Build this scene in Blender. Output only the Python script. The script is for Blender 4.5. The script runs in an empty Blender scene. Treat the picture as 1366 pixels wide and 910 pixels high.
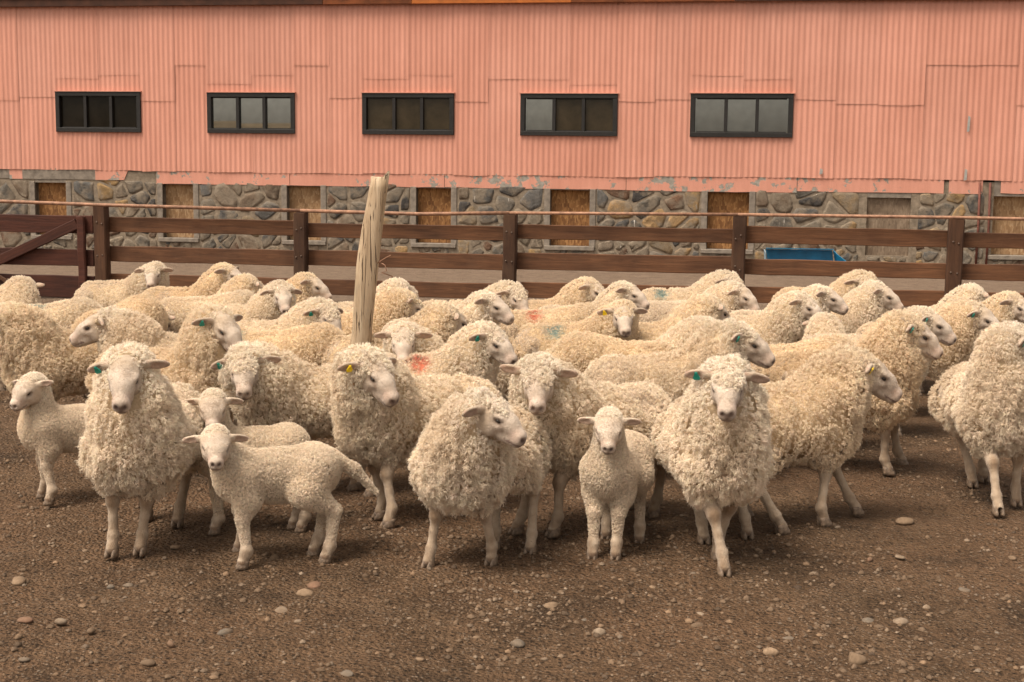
import bpy, bmesh, math, random
import numpy as np
from mathutils import Vector, Matrix

R_ = math.radians
PI = math.pi
scene = bpy.context.scene
C = scene.collection

# ------------------------------------------------------------------ camera
CAM_H = 1.75
PITCH = math.atan((455 - 208) / 1897.0)
ROLL = R_(0.6)
_F = Vector((0, math.cos(PITCH), -math.sin(PITCH)))
_R = Vector((1, 0, 0))
_U = Vector((0, math.sin(PITCH), math.cos(PITCH)))
_R2 = math.cos(ROLL) * _R + math.sin(ROLL) * _U
_U2 = -math.sin(ROLL) * _R + math.cos(ROLL) * _U
cam_data = bpy.data.cameras.new('camera')
cam_data.lens = 50.0
cam_data.sensor_width = 36.0
cam_data.clip_start = 0.1
cam_data.clip_end = 3000
cam = bpy.data.objects.new('camera', cam_data)
C.objects.link(cam)
cam.matrix_world = Matrix(((_R2.x, _U2.x, -_F.x, 0), (_R2.y, _U2.y, -_F.y, 0), (_R2.z, _U2.z, -_F.z, CAM_H), (0, 0, 0, 1)))
scene.camera = cam

# ------------------------------------------------------------------ sky, sun, exposure
SUN_EL, SUN_AZ = 63.0, 236.0      # azimuth: direction the light comes from, clockwise from +Y
world = bpy.data.worlds.new('World')
scene.world = world
world.use_nodes = True
wt = world.node_tree
for n in list(wt.nodes):
    wt.nodes.remove(n)
w_out = wt.nodes.new('ShaderNodeOutputWorld')
w_bg = wt.nodes.new('ShaderNodeBackground')
w_sky = wt.nodes.new('ShaderNodeTexSky')
w_sky.sky_type = 'NISHITA'
w_sky.sun_disc = False
w_sky.sun_elevation = R_(SUN_EL)
w_sky.sun_rotation = R_(SUN_AZ)
w_sky.air_density = 1.0
w_sky.dust_density = 4.0
w_hs = wt.nodes.new('ShaderNodeHueSaturation')
w_hs.inputs['Saturation'].default_value = 0.22
w_tint = wt.nodes.new('ShaderNodeMix')
w_tint.data_type = 'RGBA'
w_tint.blend_type = 'MULTIPLY'
w_tint.inputs['Factor'].default_value = 1.0
w_tint.inputs['B'].default_value = (1.0, 0.92, 0.80, 1)     # thin warm overcast
wt.links.new(w_sky.outputs['Color'], w_hs.inputs['Color'])
wt.links.new(w_hs.outputs['Color'], w_tint.inputs['A'])
wt.links.new(w_tint.outputs['Result'], w_bg.inputs['Color'])
wt.links.new(w_bg.outputs['Background'], w_out.inputs['Surface'])
w_bg.inputs['Strength'].default_value = 0.088

sun_data = bpy.data.lights.new('sun', 'SUN')
sun_data.energy = 1.5
sun_data.angle = R_(24)
sun_data.color = (1.0, 0.91, 0.78)
sun = bpy.data.objects.new('sun', sun_data)
C.objects.link(sun)
_az, _el = R_(SUN_AZ), R_(SUN_EL)
_dir = Vector((math.sin(_az) * math.cos(_el), math.cos(_az) * math.cos(_el), math.sin(_el)))
sun.rotation_euler = _dir.to_track_quat('Z', 'Y').to_euler()
sun.location = _dir * 30

scene.view_settings.view_transform = 'Standard'
scene.view_settings.look = 'None'
scene.view_settings.gamma = 1.0
scene.view_settings.use_curve_mapping = False
scene.view_settings.exposure = 1.43
scene.render.engine = 'CYCLES'
scene.cycles.use_denoising = True
scene.cycles_curves.shape = 'RIBBONS'
scene.cycles_curves.subdivisions = 2
scene.cycles.max_bounces = 6
scene.cycles.diffuse_bounces = 3
scene.cycles.glossy_bounces = 3

# ------------------------------------------------------------------ helpers
rng = np.random.default_rng(7)
random.seed(7)


def tag(o, label=None, cat=None, group=None, kind=None):
    if label:
        o['label'] = label
    if cat:
        o['category'] = cat
    if group:
        o['group'] = group
    if kind:
        o['kind'] = kind
    return o


def link(name, me, mat=None, parent=None, loc=None, rz=0.0):
    o = bpy.data.objects.new(name, me)
    C.objects.link(o)
    if mat is not None and len(me.materials) == 0:
        me.materials.append(mat)
    if parent is not None:
        o.parent = parent
    if loc is not None:
        o.location = loc
    if rz:
        o.rotation_euler = (0, 0, rz)
    return o


def empty(name, loc=(0, 0, 0), rz=0.0, parent=None):
    o = bpy.data.objects.new(name, None)
    C.objects.link(o)
    o.location = loc
    o.rotation_euler = (0, 0, rz)
    o.empty_display_size = 0.1
    if parent is not None:
        o.parent = parent
    return o


def mesh_np(name, verts, faces, smooth=True, col=None, normals=None):
    """verts (N,3); faces: (M,k) array or list of such arrays; col (N,3) stored as point colour 'Col'."""
    if isinstance(faces, np.ndarray):
        faces = [faces]
    me = bpy.data.meshes.new(name)
    nl = sum(f.size for f in faces)
    nf = sum(len(f) for f in faces)
    me.vertices.add(len(verts))
    me.vertices.foreach_set('co', np.ascontiguousarray(verts, dtype=np.float32).ravel())
    me.loops.add(nl)
    me.loops.foreach_set('vertex_index', np.concatenate([f.ravel() for f in faces]).astype(np.int32))
    me.polygons.add(nf)
    sizes = np.concatenate([np.full(len(f), f.shape[1], dtype=np.int32) for f in faces])
    starts = np.concatenate([[0], np.cumsum(sizes)[:-1]]).astype(np.int32)
    me.polygons.foreach_set('loop_start', starts)
    me.polygons.foreach_set('use_smooth', np.full(nf, smooth, dtype=bool))
    me.update(calc_edges=True)
    if col is not None:
        a = me.color_attributes.new('Col', 'FLOAT_COLOR', 'POINT')
        c4 = np.ones((len(verts), 4), dtype=np.float32)
        c4[:, :3] = col
        a.data.foreach_set('color', c4.ravel())
    if normals is not None:
        me.normals_split_custom_set_from_vertices(normals)
    return me


def bm_mesh(name, bm, smooth=False):
    me = bpy.data.meshes.new(name)
    bm.normal_update()
    bm.to_mesh(me)
    bm.free()
    if smooth:
        me.polygons.foreach_set('use_smooth', [True] * len(me.polygons))
    return me


def add_box(bm, x0, x1, y0, y1, z0, z1):
    vs = [bm.verts.new((x, y, z)) for z in (z0, z1) for y in (y0, y1) for x in (x0, x1)]
    for f in ((0, 2, 3, 1), (4, 5, 7, 6), (0, 1, 5, 4), (2, 6, 7, 3), (0, 4, 6, 2), (1, 3, 7, 5)):
        bm.faces.new([vs[i] for i in f])
    return vs


def bevel_all(bm, w, seg=1):
    bmesh.ops.bevel(bm, geom=list(bm.edges), offset=w, segments=seg, affect='EDGES', profile=0.6)


def hash3(ix, iy, iz, k):
    h = (ix.astype(np.int64) * 73856093) ^ (iy.astype(np.int64) * 19349663) ^ (iz.astype(np.int64) * 83492791) ^ (k * 2654435761)
    h = (h ^ (h >> 13)) * 1274126177
    h = h ^ (h >> 16)
    return (h & 0xFFFFFF).astype(np.float32) / float(0xFFFFFF)


def vnoise(p, freq, seed=0):
    """smooth value noise in [-1, 1] at points p (N,3)"""
    q = p * freq
    i = np.floor(q)
    f = q - i
    f = f * f * (3 - 2 * f)
    i = i.astype(np.int64)
    out = 0
    for dx in (0, 1):
        for dy in (0, 1):
            for dz in (0, 1):
                w = (f[:, 0] if dx else 1 - f[:, 0]) * (f[:, 1] if dy else 1 - f[:, 1]) * (f[:, 2] if dz else 1 - f[:, 2])
                out = out + w * hash3(i[:, 0] + dx, i[:, 1] + dy, i[:, 2] + dz, seed + 1)
    return out * 2 - 1


def worley(p, freq, seed=0):
    """distance to the nearest jittered cell point in cells, and the vector from that point"""
    q = p * freq
    i = np.floor(q).astype(np.int64)
    best = np.full(len(p), 9.0, dtype=np.float32)
    vec = np.zeros((len(p), 3), dtype=np.float32)
    for dx in (-1, 0, 1):
        for dy in (-1, 0, 1):
            for dz in (-1, 0, 1):
                cx, cy, cz = i[:, 0] + dx, i[:, 1] + dy, i[:, 2] + dz
                ex = cx + hash3(cx, cy, cz, seed + 11) - q[:, 0]
                ey = cy + hash3(cx, cy, cz, seed + 12) - q[:, 1]
                ez = cz + hash3(cx, cy, cz, seed + 13) - q[:, 2]
                dd = ex * ex + ey * ey + ez * ez
                m = dd < best
                best[m] = dd[m]
                vec[m] = -np.stack([ex, ey, ez], 1)[m]
    return np.sqrt(best), vec


# ------------------------------------------------------------------ materials
def new_mat(name):
    m = bpy.data.materials.new(name)
    m.use_nodes = True
    nt = m.node_tree
    b = nt.nodes['Principled BSDF']
    return m, nt, b


class NT:
    """small node helper"""
    def __init__(s, nt):
        s.t = nt

    def n(s, kind, **kw):
        nd = s.t.nodes.new(kind)
        for k, v in kw.items():
            setattr(nd, k, v)
        return nd

    def l(s, a, b):
        s.t.links.new(a, b)

    def coord(s, which='Object', scale=None):
        tc = s.n('ShaderNodeTexCoord')
        o = tc.outputs[which]
        if scale is not None:
            mp = s.n('ShaderNodeMapping')
            mp.inputs['Scale'].default_value = scale
            s.l(o, mp.inputs['Vector'])
            o = mp.outputs['Vector']
        return o

    def noise(s, vec, scale, detail=4, rough=0.55, dist=0.0):
        nd = s.n('ShaderNodeTexNoise')
        nd.inputs['Scale'].default_value = scale
        nd.inputs['Detail'].default_value = detail
        nd.inputs['Roughness'].default_value = rough
        nd.inputs['Distortion'].default_value = dist
        s.l(vec, nd.inputs['Vector'])
        return nd.outputs['Fac']

    def ramp(s, fac, stops, interp='LINEAR'):
        nd = s.n('ShaderNodeValToRGB')
        cr = nd.color_ramp
        cr.interpolation = interp
        while len(cr.elements) < len(stops):
            cr.elements.new(0.5)
        for e, (p, c) in zip(cr.elements, stops):
            e.position = p
            e.color = (*c, 1) if len(c) == 3 else c
        s.l(fac, nd.inputs['Fac'])
        return nd.outputs['Color']

    def mix(s, fac, a, b, mode='MIX'):
        nd = s.n('ShaderNodeMix')
        nd.data_type = 'RGBA'
        nd.blend_type = mode
        for sock, v in ((nd.inputs['Factor'], fac), (nd.inputs['A'], a), (nd.inputs['B'], b)):
            if hasattr(v, 'is_linked'):
                s.l(v, sock)
            elif isinstance(v, (tuple, list)):
                sock.default_value = (*v, 1) if len(v) == 3 else v
            else:
                sock.default_value = v
        return nd.outputs['Result']

    def math(s, op, a, b=None, clamp=False):
        nd = s.n('ShaderNodeMath')
        nd.operation = op
        nd.use_clamp = clamp
        for sock, v in ((nd.inputs[0], a), (nd.inputs[1], b)):
            if v is None:
                continue
            if hasattr(v, 'is_linked'):
                s.l(v, sock)
            else:
                sock.default_value = v
        return nd.outputs[0]

    def bump(s, h, strength, dist):
        nd = s.n('ShaderNodeBump')
        nd.inputs['Strength'].default_value = strength
        nd.inputs['Distance'].default_value = dist
        s.l(h, nd.inputs['Height'])
        return nd.outputs['Normal']


def attr_col(g, name='Col', typ='GEOMETRY'):
    a = g.n('ShaderNodeAttribute')
    a.attribute_name = name
    a.attribute_type = typ
    return a


def mat_fleece(fibre=False):
    m, nt, b = new_mat('wool_fibre' if fibre else 'fleece_wool')
    g = NT(nt)
    co = g.coord('Object')
    col = attr_col(g).outputs['Color']
    oi = g.n('ShaderNodeObjectInfo')
    col = g.mix(1.0, col, oi.outputs['Color'], 'MULTIPLY')
    # grime in big soft patches
    n1 = g.noise(co, 5.0, 4)
    col = g.mix(g.ramp(n1, [(0.5, (0, 0, 0)), (0.80, (0.40, 0.40, 0.40))]), col, (0.48, 0.35, 0.22), 'MIX')
    n2 = g.noise(co, 95.0, 3)
    col = g.mix(1.0, col, g.ramp(n2, [(0.3, (0.80, 0.77, 0.73)), (0.65, (1.06, 1.05, 1.04))]), 'MULTIPLY')
    # raddle paint: position and colour are the animal's own
    mp = attr_col(g, 'mark_at', 'OBJECT').outputs['Vector']
    mc = attr_col(g, 'mark_colour', 'OBJECT').outputs['Color']
    sub = g.n('ShaderNodeVectorMath', operation='SUBTRACT')
    g.l(co, sub.inputs[0])
    g.l(mp, sub.inputs[1])
    ln = g.n('ShaderNodeVectorMath', operation='LENGTH')
    g.l(sub.outputs[0], ln.inputs[0])
    d = g.math('ADD', ln.outputs['Value'], g.math('MULTIPLY', g.math('SUBTRACT', g.noise(co, 34, 4, 0.7), 0.5), 0.20))
    fac = g.ramp(d, [(0.030, (0.75, 0.75, 0.75)), (0.085, (0, 0, 0))])
    col = g.mix(fac, col, mc)
    g.l(col, b.inputs['Base Color'])
    b.inputs['Roughness'].default_value = 0.95
    b.inputs['Specular IOR Level'].default_value = 0.1
    b.inputs['Sheen Weight'].default_value = 0.25 if fibre else 0.0
    b.inputs['Sheen Roughness'].default_value = 0.5
    b.inputs['Sheen Tint'].default_value = (1, 0.95, 0.88, 1)
    if not fibre:
        h = g.noise(co, 170.0, 3, 0.7, 0.6)
        g.l(g.bump(h, 0.5, 0.008), b.inputs['Normal'])
        return m
    # light passes through the fibres
    tr = g.n('ShaderNodeBsdfTranslucent')
    g.l(col, tr.inputs['Color'])
    mx = g.n('ShaderNodeMixShader')
    mx.inputs[0].default_value = 0.22
    g.l(b.outputs[0], mx.inputs[1])
    g.l(tr.outputs[0], mx.inputs[2])
    g.l(mx.outputs[0], nt.nodes['Material Output'].inputs['Surface'])
    return m


def mat_skin():
    m, nt, b = new_mat('short_white_hair')
    g = NT(nt)
    co = g.coord('Object')
    col = attr_col(g).outputs['Color']
    n1 = g.noise(co, 28.0, 4)
    col = g.mix(1.0, col, g.ramp(n1, [(0.32, (0.86, 0.82, 0.78)), (0.62, (1.04, 1.03, 1.02))]), 'MULTIPLY')
    n3 = g.noise(co, 70.0, 2)
    col = g.mix(g.ramp(n3, [(0.70, (0, 0, 0)), (0.76, (0.55, 0.55, 0.55))]), col, (0.12, 0.08, 0.06))
    g.l(col, b.inputs['Base Color'])
    b.inputs['Roughness'].default_value = 0.8
    b.inputs['Specular IOR Level'].default_value = 0.2
    b.inputs['Sheen Weight'].default_value = 0.2
    h = g.noise(g.coord('Object', (1, 1, 0.45)), 210.0, 3, 0.7)
    g.l(g.bump(h, 0.7, 0.008), b.inputs['Normal'])
    return m


def mat_simple(name, col, rough=0.6, spec=0.5, nscale=40, var=0.25, bump=0.0, metal=0.0):
    m, nt, b = new_mat(name)
    g = NT(nt)
    co = g.coord('Object')
    n1 = g.noise(co, nscale, 4)
    lo = tuple(c * (1 - var) for c in col)
    hi = tuple(min(1, c * (1 + var)) for c in col)
    g.l(g.ramp(n1, [(0.3, lo), (0.7, hi)]), b.inputs['Base Color'])
    b.inputs['Roughness'].default_value = rough
    b.inputs['Specular IOR Level'].default_value = spec
    b.inputs['Metallic'].default_value = metal
    if bump:
        g.l(g.bump(g.noise(co, nscale * 3, 3), bump, 0.01), b.inputs['Normal'])
    return m


M = {}
M['fleece'] = mat_fleece()
M['fibre'] = mat_fleece(True)
M['skin'] = mat_skin()
M['eye'] = mat_simple('eye_dark', (0.018, 0.011, 0.007), 0.12, 0.6, 60, 0.3)
M['hoof'] = mat_simple('hoof_horn', (0.16, 0.11, 0.075), 0.6, 0.4, 60, 0.5, 0.3)
M['tag_green'] = mat_simple('tag_green', (0.012, 0.23, 0.17), 0.45, 0.5, 60, 0.12)
M['tag_yellow'] = mat_simple('tag_yellow', (0.85, 0.60, 0.015), 0.45, 0.5, 60, 0.12)


# ------------------------------------------------------------------ implicit modelling
class SDF:
    def __init__(s, lo, hi, h):
        s.h = h
        s.lo = np.array(lo, dtype=np.float32)
        s.n = np.ceil((np.array(hi) - np.array(lo)) / h).astype(int) + 1
        s.a = np.full(tuple(s.n), 0.15, dtype=np.float32)

    def _box(s, lo, hi):
        i0 = np.clip(np.floor((lo - s.lo) / s.h).astype(int), 0, s.n)
        i1 = np.clip(np.ceil((hi - s.lo) / s.h).astype(int) + 1, 0, s.n)
        sl = tuple(slice(a, b) for a, b in zip(i0, i1))
        ax = [(s.lo[k] + s.h * np.arange(i0[k], i1[k])).astype(np.float32) for k in range(3)]
        return sl, ax[0][:, None, None], ax[1][None, :, None], ax[2][None, None, :]

    def _put(s, sl, d, k, sub):
        a = s.a[sl]
        if a.size == 0:
            return
        if sub:
            d = -d
            h = np.maximum(k - np.abs(a - d), 0) / k
            s.a[sl] = np.maximum(a, d) + h * h * k * 0.25
        else:
            h = np.maximum(k - np.abs(a - d), 0) / k
            s.a[sl] = np.minimum(a, d) - h * h * k * 0.25

    def cone(s, a, b, ra, rb, k=0.03, sub=False):
        a = np.array(a, dtype=np.float32)
        b = np.array(b, dtype=np.float32)
        r = max(ra, rb) + k + 2 * s.h
        sl, X, Y, Z = s._box(np.minimum(a, b) - r, np.maximum(a, b) + r)
        v = b - a
        L2 = float(v @ v) + 1e-9
        t = np.clip(((X - a[0]) * v[0] + (Y - a[1]) * v[1] + (Z - a[2]) * v[2]) / L2, 0, 1)
        d = np.sqrt((X - a[0] - t * v[0]) ** 2 + (Y - a[1] - t * v[1]) ** 2 + (Z - a[2] - t * v[2]) ** 2) - (ra + t * (rb - ra))
        s._put(sl, d, k, sub)

    def ell(s, c, r, axes=None, k=0.03, sub=False):
        """ellipsoid; axes: 3x3 rows = local axes"""
        c = np.array(c, dtype=np.float32)
        r = np.array(r, dtype=np.float32)
        A = np.eye(3, dtype=np.float32) if axes is None else np.array(axes, dtype=np.float32)
        e = np.sqrt(((A * r[:, None]) ** 2).sum(0)) + k + 2 * s.h
        sl, X, Y, Z = s._box(c - e, c + e)
        X, Y, Z = X - c[0], Y - c[1], Z - c[2]
        q = [X * A[i, 0] + Y * A[i, 1] + Z * A[i, 2] for i in range(3)]
        k0 = np.sqrt((q[0] / r[0]) ** 2 + (q[1] / r[1]) ** 2 + (q[2] / r[2]) ** 2)
        k1 = np.sqrt((q[0] / r[0] ** 2) ** 2 + (q[1] / r[1] ** 2) ** 2 + (q[2] / r[2] ** 2) ** 2) + 1e-6
        s._put(sl, k0 * (k0 - 1) / k1, k, sub)

    def mesh(s):
        """naive surface nets"""
        a = s.a
        neg = a < 0
        nx, ny, nz = a.shape
        cnt = np.zeros((nx - 1, ny - 1, nz - 1), dtype=np.int8)
        offs = [(i, j, k) for i in (0, 1) for j in (0, 1) for k in (0, 1)]
        for i, j, k in offs:
            cnt += neg[i:nx - 1 + i, j:ny - 1 + j, k:nz - 1 + k]
        act = (cnt > 0) & (cnt < 8)
        idx = np.argwhere(act)
        vid = np.full(act.shape, -1, dtype=np.int32)
        vid[act] = np.arange(len(idx))
        cor = np.stack([a[idx[:, 0] + i, idx[:, 1] + j, idx[:, 2] + k] for i, j, k in offs], 1)
        O = np.array(offs, dtype=np.float32)
        acc = np.zeros((len(idx), 3), dtype=np.float32)
        num = np.zeros(len(idx), dtype=np.float32)
        for p in range(8):
            for q in range(p + 1, 8):
                if np.abs(O[p] - O[q]).sum() != 1:
                    continue
                c0, c1 = cor[:, p], cor[:, q]
                m = (c0 < 0) != (c1 < 0)
                t = np.where(m, c0 / np.where(m, c0 - c1, 1), 0)
                acc += np.where(m[:, None], O[p] + t[:, None] * (O[q] - O[p]), 0)
                num += m
        verts = s.lo + s.h * (idx + acc / num[:, None])
        faces = []
        for ax in range(3):
            sl0 = [slice(None)] * 3
            sl1 = [slice(None)] * 3
            sl0[ax] = slice(0, -1)
            sl1[ax] = slice(1, None)
            n0, n1 = neg[tuple(sl0)], neg[tuple(sl1)]
            e = np.argwhere(n0 != n1)
            b, c = (ax + 1) % 3, (ax + 2) % 3
            e = e[(e[:, b] > 0) & (e[:, c] > 0) & (e[:, b] < a.shape[b] - 1) & (e[:, c] < a.shape[c] - 1)]
            if not len(e):
                continue
            flip = ~n0[tuple(e.T)]
            def cell(db, dc):
                x = e.copy()
                x[:, b] -= db
                x[:, c] -= dc
                return vid[x[:, 0], x[:, 1], x[:, 2]]
            qd = np.stack([cell(1, 1), cell(0, 1), cell(0, 0), cell(1, 0)], 1)
            qd[flip] = qd[flip][:, ::-1]
            faces.append(qd)
        return verts.astype(np.float32), np.concatenate(faces)


def vert_normals(v, f):
    n = np.zeros_like(v)
    fn = np.cross(v[f[:, 2]] - v[f[:, 0]], v[f[:, 3]] - v[f[:, 1]])
    for k in range(4):
        np.add.at(n, f[:, k], fn)
    return n / (np.linalg.norm(n, axis=1, keepdims=True) + 1e-9), 0.5 * np.linalg.norm(fn, axis=1)


def unit(v):
    return v / (np.linalg.norm(v, axis=-1, keepdims=True) + 1e-9)


# ------------------------------------------------------------------ sheep
EWE = dict(
    hip=(-0.275, 0.485), sh=(0.215, 0.455), fw=0.090, rw=0.100,
    neck0=(0.235, 0.0, 0.565), neck_len=0.275, head=0.95, leg=1.0, vox=0.0075, wool_vox=0.0125,
)
LAMB = dict(
    hip=(-0.165, 0.385), sh=(0.135, 0.37), fw=0.058, rw=0.062,
    neck0=(0.155, 0.0, 0.415), neck_len=0.165, head=0.70, leg=0.80, vox=0.0052, wool_vox=0.0068,
)


def pose_frame(kind, yaw, elev, pitch, roll=0.0, neck_share=0.5):
    P = LAMB if kind == 'lamb' else EWE
    y_, e_, d_ = R_(yaw), R_(elev), R_(pitch)
    nb = np.array(P['neck0'])
    ny = y_ * neck_share
    # the neck root swings a little to the side it turns to
    nb = nb + np.array([-0.04 * abs(math.sin(ny)), 0.05 * math.sin(ny), 0])
    poll = nb + P['neck_len'] * np.array([math.cos(e_) * math.cos(ny), math.cos(e_) * math.sin(ny), math.sin(e_)])
    hf = np.array([math.cos(d_) * math.cos(y_), math.cos(d_) * math.sin(y_), -math.sin(d_)])
    hl = np.array([-math.sin(y_), math.cos(y_), 0.0])
    hu = np.cross(hf, hl)
    if roll:
        c, s = math.cos(R_(roll)), math.sin(R_(roll))
        hl, hu = c * hl + s * hu, -s * hl + c * hu
    S = P['head']
    return P, nb, poll, hf, hl, hu, S, poll + S * (0.075 * hf - 0.005 * hu)


def build_sheep(kind, yaw=0.0, elev=56.0, pitch=36.0, roll=0.0, legs=None, topknot=1.0, ears=(0, 0), fat=1.0, seed=0,
                neck_share=0.5, tail=False, wool_len=1.0, staple=0.0118, per_staple=6, fibre_w=1.0, crimp=1.0, vox=None, clump=30.0, hair=14000, lump=1.0):
    """Returns dict of meshes and anchor points in the animal's own frame (x forward, y left, z up, ground at 0)."""
    rg = np.random.default_rng(seed + 100)
    lamb = kind == 'lamb'
    P, nb, poll, hf, hl, hu, S, _hc = pose_frame(kind, yaw, elev, pitch, roll, neck_share)
    A = np.array([hf, hl, hu])

    def H(x, y, z):
        return poll + S * (x * hf + y * hl + z * hu)

    # ---------------- leg joints
    legs = legs or {}
    J = {}
    k = P['leg']
    for key, front, side in (('fl', 1, 1), ('fr', 1, -1), ('rl', 0, 1), ('rr', 0, -1)):
        dx, dy = legs.get(key, (0, 0))
        if front:
            X0, Z0 = P['sh']
            w = P['fw'] * side
            J[key] = [np.array(q) for q in (
                (X0, w, Z0), (X0 - 0.02 * k + 0.22 * dx, w + 0.2 * dy, Z0 - 0.13 * k), (X0 + 0.012 * k + 0.55 * dx, w * 0.96 + 0.5 * dy, 0.245 * k),
                (X0 + 0.0 * k + 0.92 * dx, w * 0.95 + 0.93 * dy, 0.088 * k), (X0 + 0.022 * k + dx, w * 0.95 + dy, 0.034 * k))]
        else:
            X0, Z0 = P['hip']
            w = P['rw'] * side
            J[key] = [np.array(q) for q in (
                (X0, w, Z0), (X0 + 0.055 * k + 0.3 * dx, w * 1.1 + 0.3 * dy, Z0 - 0.11 * k), (X0 - 0.085 * k + 0.6 * dx, w * 1.0 + 0.6 * dy, 0.265 * k),
                (X0 - 0.055 * k + 0.95 * dx, w * 0.97 + 0.95 * dy, 0.088 * k), (X0 - 0.03 * k + dx, w * 0.97 + dy, 0.034 * k))]

    # ---------------- skin: head, neck, trunk, legs as one surface
    m = 0.03
    xmin = min(P['hip'][0] - 0.24, min(j[-1][0] for j in J.values()) - 0.06) - (0.24 if tail else 0)
    pts = [H(0.27, 0, -0.05), H(0, 0.2, 0.0), H(0, -0.2, 0.0), H(0, 0, 0.15), H(-0.1, 0, 0)]
    lo = np.minimum.reduce([np.array([xmin, -0.22, -0.01])] + [q for q in pts]) - m
    hi = np.maximum.reduce([np.array([P['sh'][0] + 0.2, 0.22, P['hip'][1] + 0.15])] + [q for q in pts]) + m
    ylo = min(j[-1][1] for j in J.values()) - 0.06
    yhi = max(j[-1][1] for j in J.values()) + 0.06
    lo[1] = min(lo[1], ylo)
    hi[1] = max(hi[1], yhi)
    lo[2] = -0.02
    g = SDF(lo, hi, vox or P['vox'])
    q = 0.44 if lamb else 1.0
    tz = P['hip'][1]
    g.cone((P['hip'][0] - 0.02, 0, tz), (P['sh'][0] + 0.02, 0, P['sh'][1] + 0.02), 0.14 * q, 0.145 * q)
    g.cone((P['sh'][0], 0, P['sh'][1] + 0.03), poll - 0.03 * S * hf - 0.03 * S * hu, 0.11 * q, 0.072 * S, 0.04)
    for key in ('fl', 'fr', 'rl', 'rr'):
        a, b, c, d, e = J[key]
        if key[0] == 'f':
            rr = (0.070, 0.050, 0.0295, 0.0205, 0.0245)
        else:
            rr = (0.085, 0.068, 0.029, 0.0215, 0.0245)
        rr = [r * (0.80 if lamb else 1.0) for r in rr]
        if lamb:
            rr[0] *= 0.66
            rr[1] *= 0.72
        if lamb:
            rr[2] *= 1.12
            rr[3] *= 1.2
            rr[4] *= 1.15
        g.cone(a, b, rr[0], rr[1], 0.03)
        g.cone(b, c, rr[1], rr[2], 0.02)
        # joint knob, thin cannon, fetlock
        g.ell(c, (rr[2] * 1.06, rr[2] * 0.98, rr[2] * 1.35), None, 0.012)
        mid = 0.5 * (c + d)
        g.cone(c, mid, rr[2] * 0.86, rr[3] * 0.95, 0.012)
        g.cone(mid, d, rr[3] * 0.95, rr[3] * 1.12, 0.012)
        g.ell(d, (rr[4] * 1.12, rr[4] * 0.98, rr[4] * 1.1), None, 0.012)
        g.cone(d, e, rr[4] * 0.92, rr[4] * 1.05, 0.012)
    # head
    sk = lambda v: v * S
    g.ell(H(0.015, 0, 0.0), [sk(v) for v in (0.088, 0.066, 0.070)], A, 0.03)
    if lamb:
        g.ell(H(0.03, 0, 0.018), [sk(v) for v in (0.085, 0.076, 0.066)], A, 0.03)
    L = 0.84 if lamb else 0.94
    g.cone(H(0.05, 0, 0.012), H(0.13 * L, 0, 0.006), sk(0.060), sk(0.048), 0.03)          # brow to nose bridge
    g.cone(H(0.13 * L, 0, 0.006), H(0.205 * L, 0, -0.014), sk(0.047), sk(0.035), 0.02)
    g.cone(H(0.03, 0, -0.050), H(0.165 * L, 0, -0.046), sk(0.052), sk(0.028), 0.03)       # jaw
    g.cone(H(0.14 * L, 0.012, -0.052), H(0.212 * L, 0.006, -0.048), sk(0.026), sk(0.022), 0.015)
    g.cone(H(0.14 * L, -0.012, -0.052), H(0.212 * L, -0.006, -0.048), sk(0.026), sk(0.022), 0.015)
    g.ell(H(0.213 * L, 0, -0.018), [sk(v) for v in (0.030, 0.038, 0.031)], A, 0.016)       # nose pad
    for sd in (1, -1):
        g.ell(H(0.218 * L, 0.017 * sd, -0.032), [sk(v) for v in (0.024, 0.021, 0.020)], A, 0.01)  # upper lip halves
        g.ell(H(0.078, 0.052 * sd, 0.030), [sk(v) for v in (0.034, 0.018, 0.015)], A, 0.018)      # brow ridge
        g.ell(H(0.075, 0.050 * sd, -0.012), [sk(v) for v in (0.042, 0.016, 0.020)], A, 0.02)      # cheekbone
        g.ell(H(0.040, 0.046 * sd, -0.050), [sk(v) for v in (0.050, 0.024, 0.040)], A, 0.02)      # cheek
        g.ell(H(0.094, 0.070 * sd, 0.012), [sk(v) for v in (0.023, 0.017, 0.012)], A, 0.010, True)  # eye hollow
        g.ell(H(0.243 * L, 0.017 * sd, -0.018), [sk(v) for v in (0.014, 0.006, 0.009)], A, 0.008, True)  # nostril
        # ear: a leaf, hollow to the front
        er = ears[0] if sd > 0 else ears[1]
        dr = R_(-14 + er)
        eo = unit(np.array(sd * hl * math.cos(dr) + hu * math.sin(dr) - 0.22 * hf))
        ef = unit(hf * 0.92 + 0.15 * hu - eo * (eo @ hf) * 0.92)
        eu = np.cross(eo, ef)
        EL = 0.068 * (1.02 if lamb else 1.0)
        base = H(-0.004, 0.064 * sd, 0.028)
        ec = base + S * EL * 0.95 * eo
        EA = np.array([eo, ef, eu])
        g.ell(ec, [sk(EL), sk(0.0145), sk(0.026)], EA, 0.012)
        g.ell(ec + S * 0.017 * ef + 0.004 * S * eo, [sk(EL * 0.84), sk(0.014), sk(0.0175)], EA, 0.006, True)
        g.cone(base, ec - S * EL * 0.45 * eo, sk(0.016), sk(0.015), 0.012)
    if tail:
        t0 = np.array([P['hip'][0] - 0.085, 0, tz + 0.03])
        t1 = t0 + np.array([-0.085, 0.01, -0.055])
        t2 = t1 + np.array([-0.095, 0.02, -0.105])
        g.cone(t0, t1, 0.016, 0.013)
        g.cone(t1, t2, 0.013, 0.007)
    sv, sf = g.mesh()

    # skin colour from anatomy
    rel = (sv - poll) / S
    hx, hy, hz = rel @ hf, rel @ hl, rel @ hu
    ishead = (np.linalg.norm(rel, axis=1) < 0.32) & (hx > -0.09)
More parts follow.
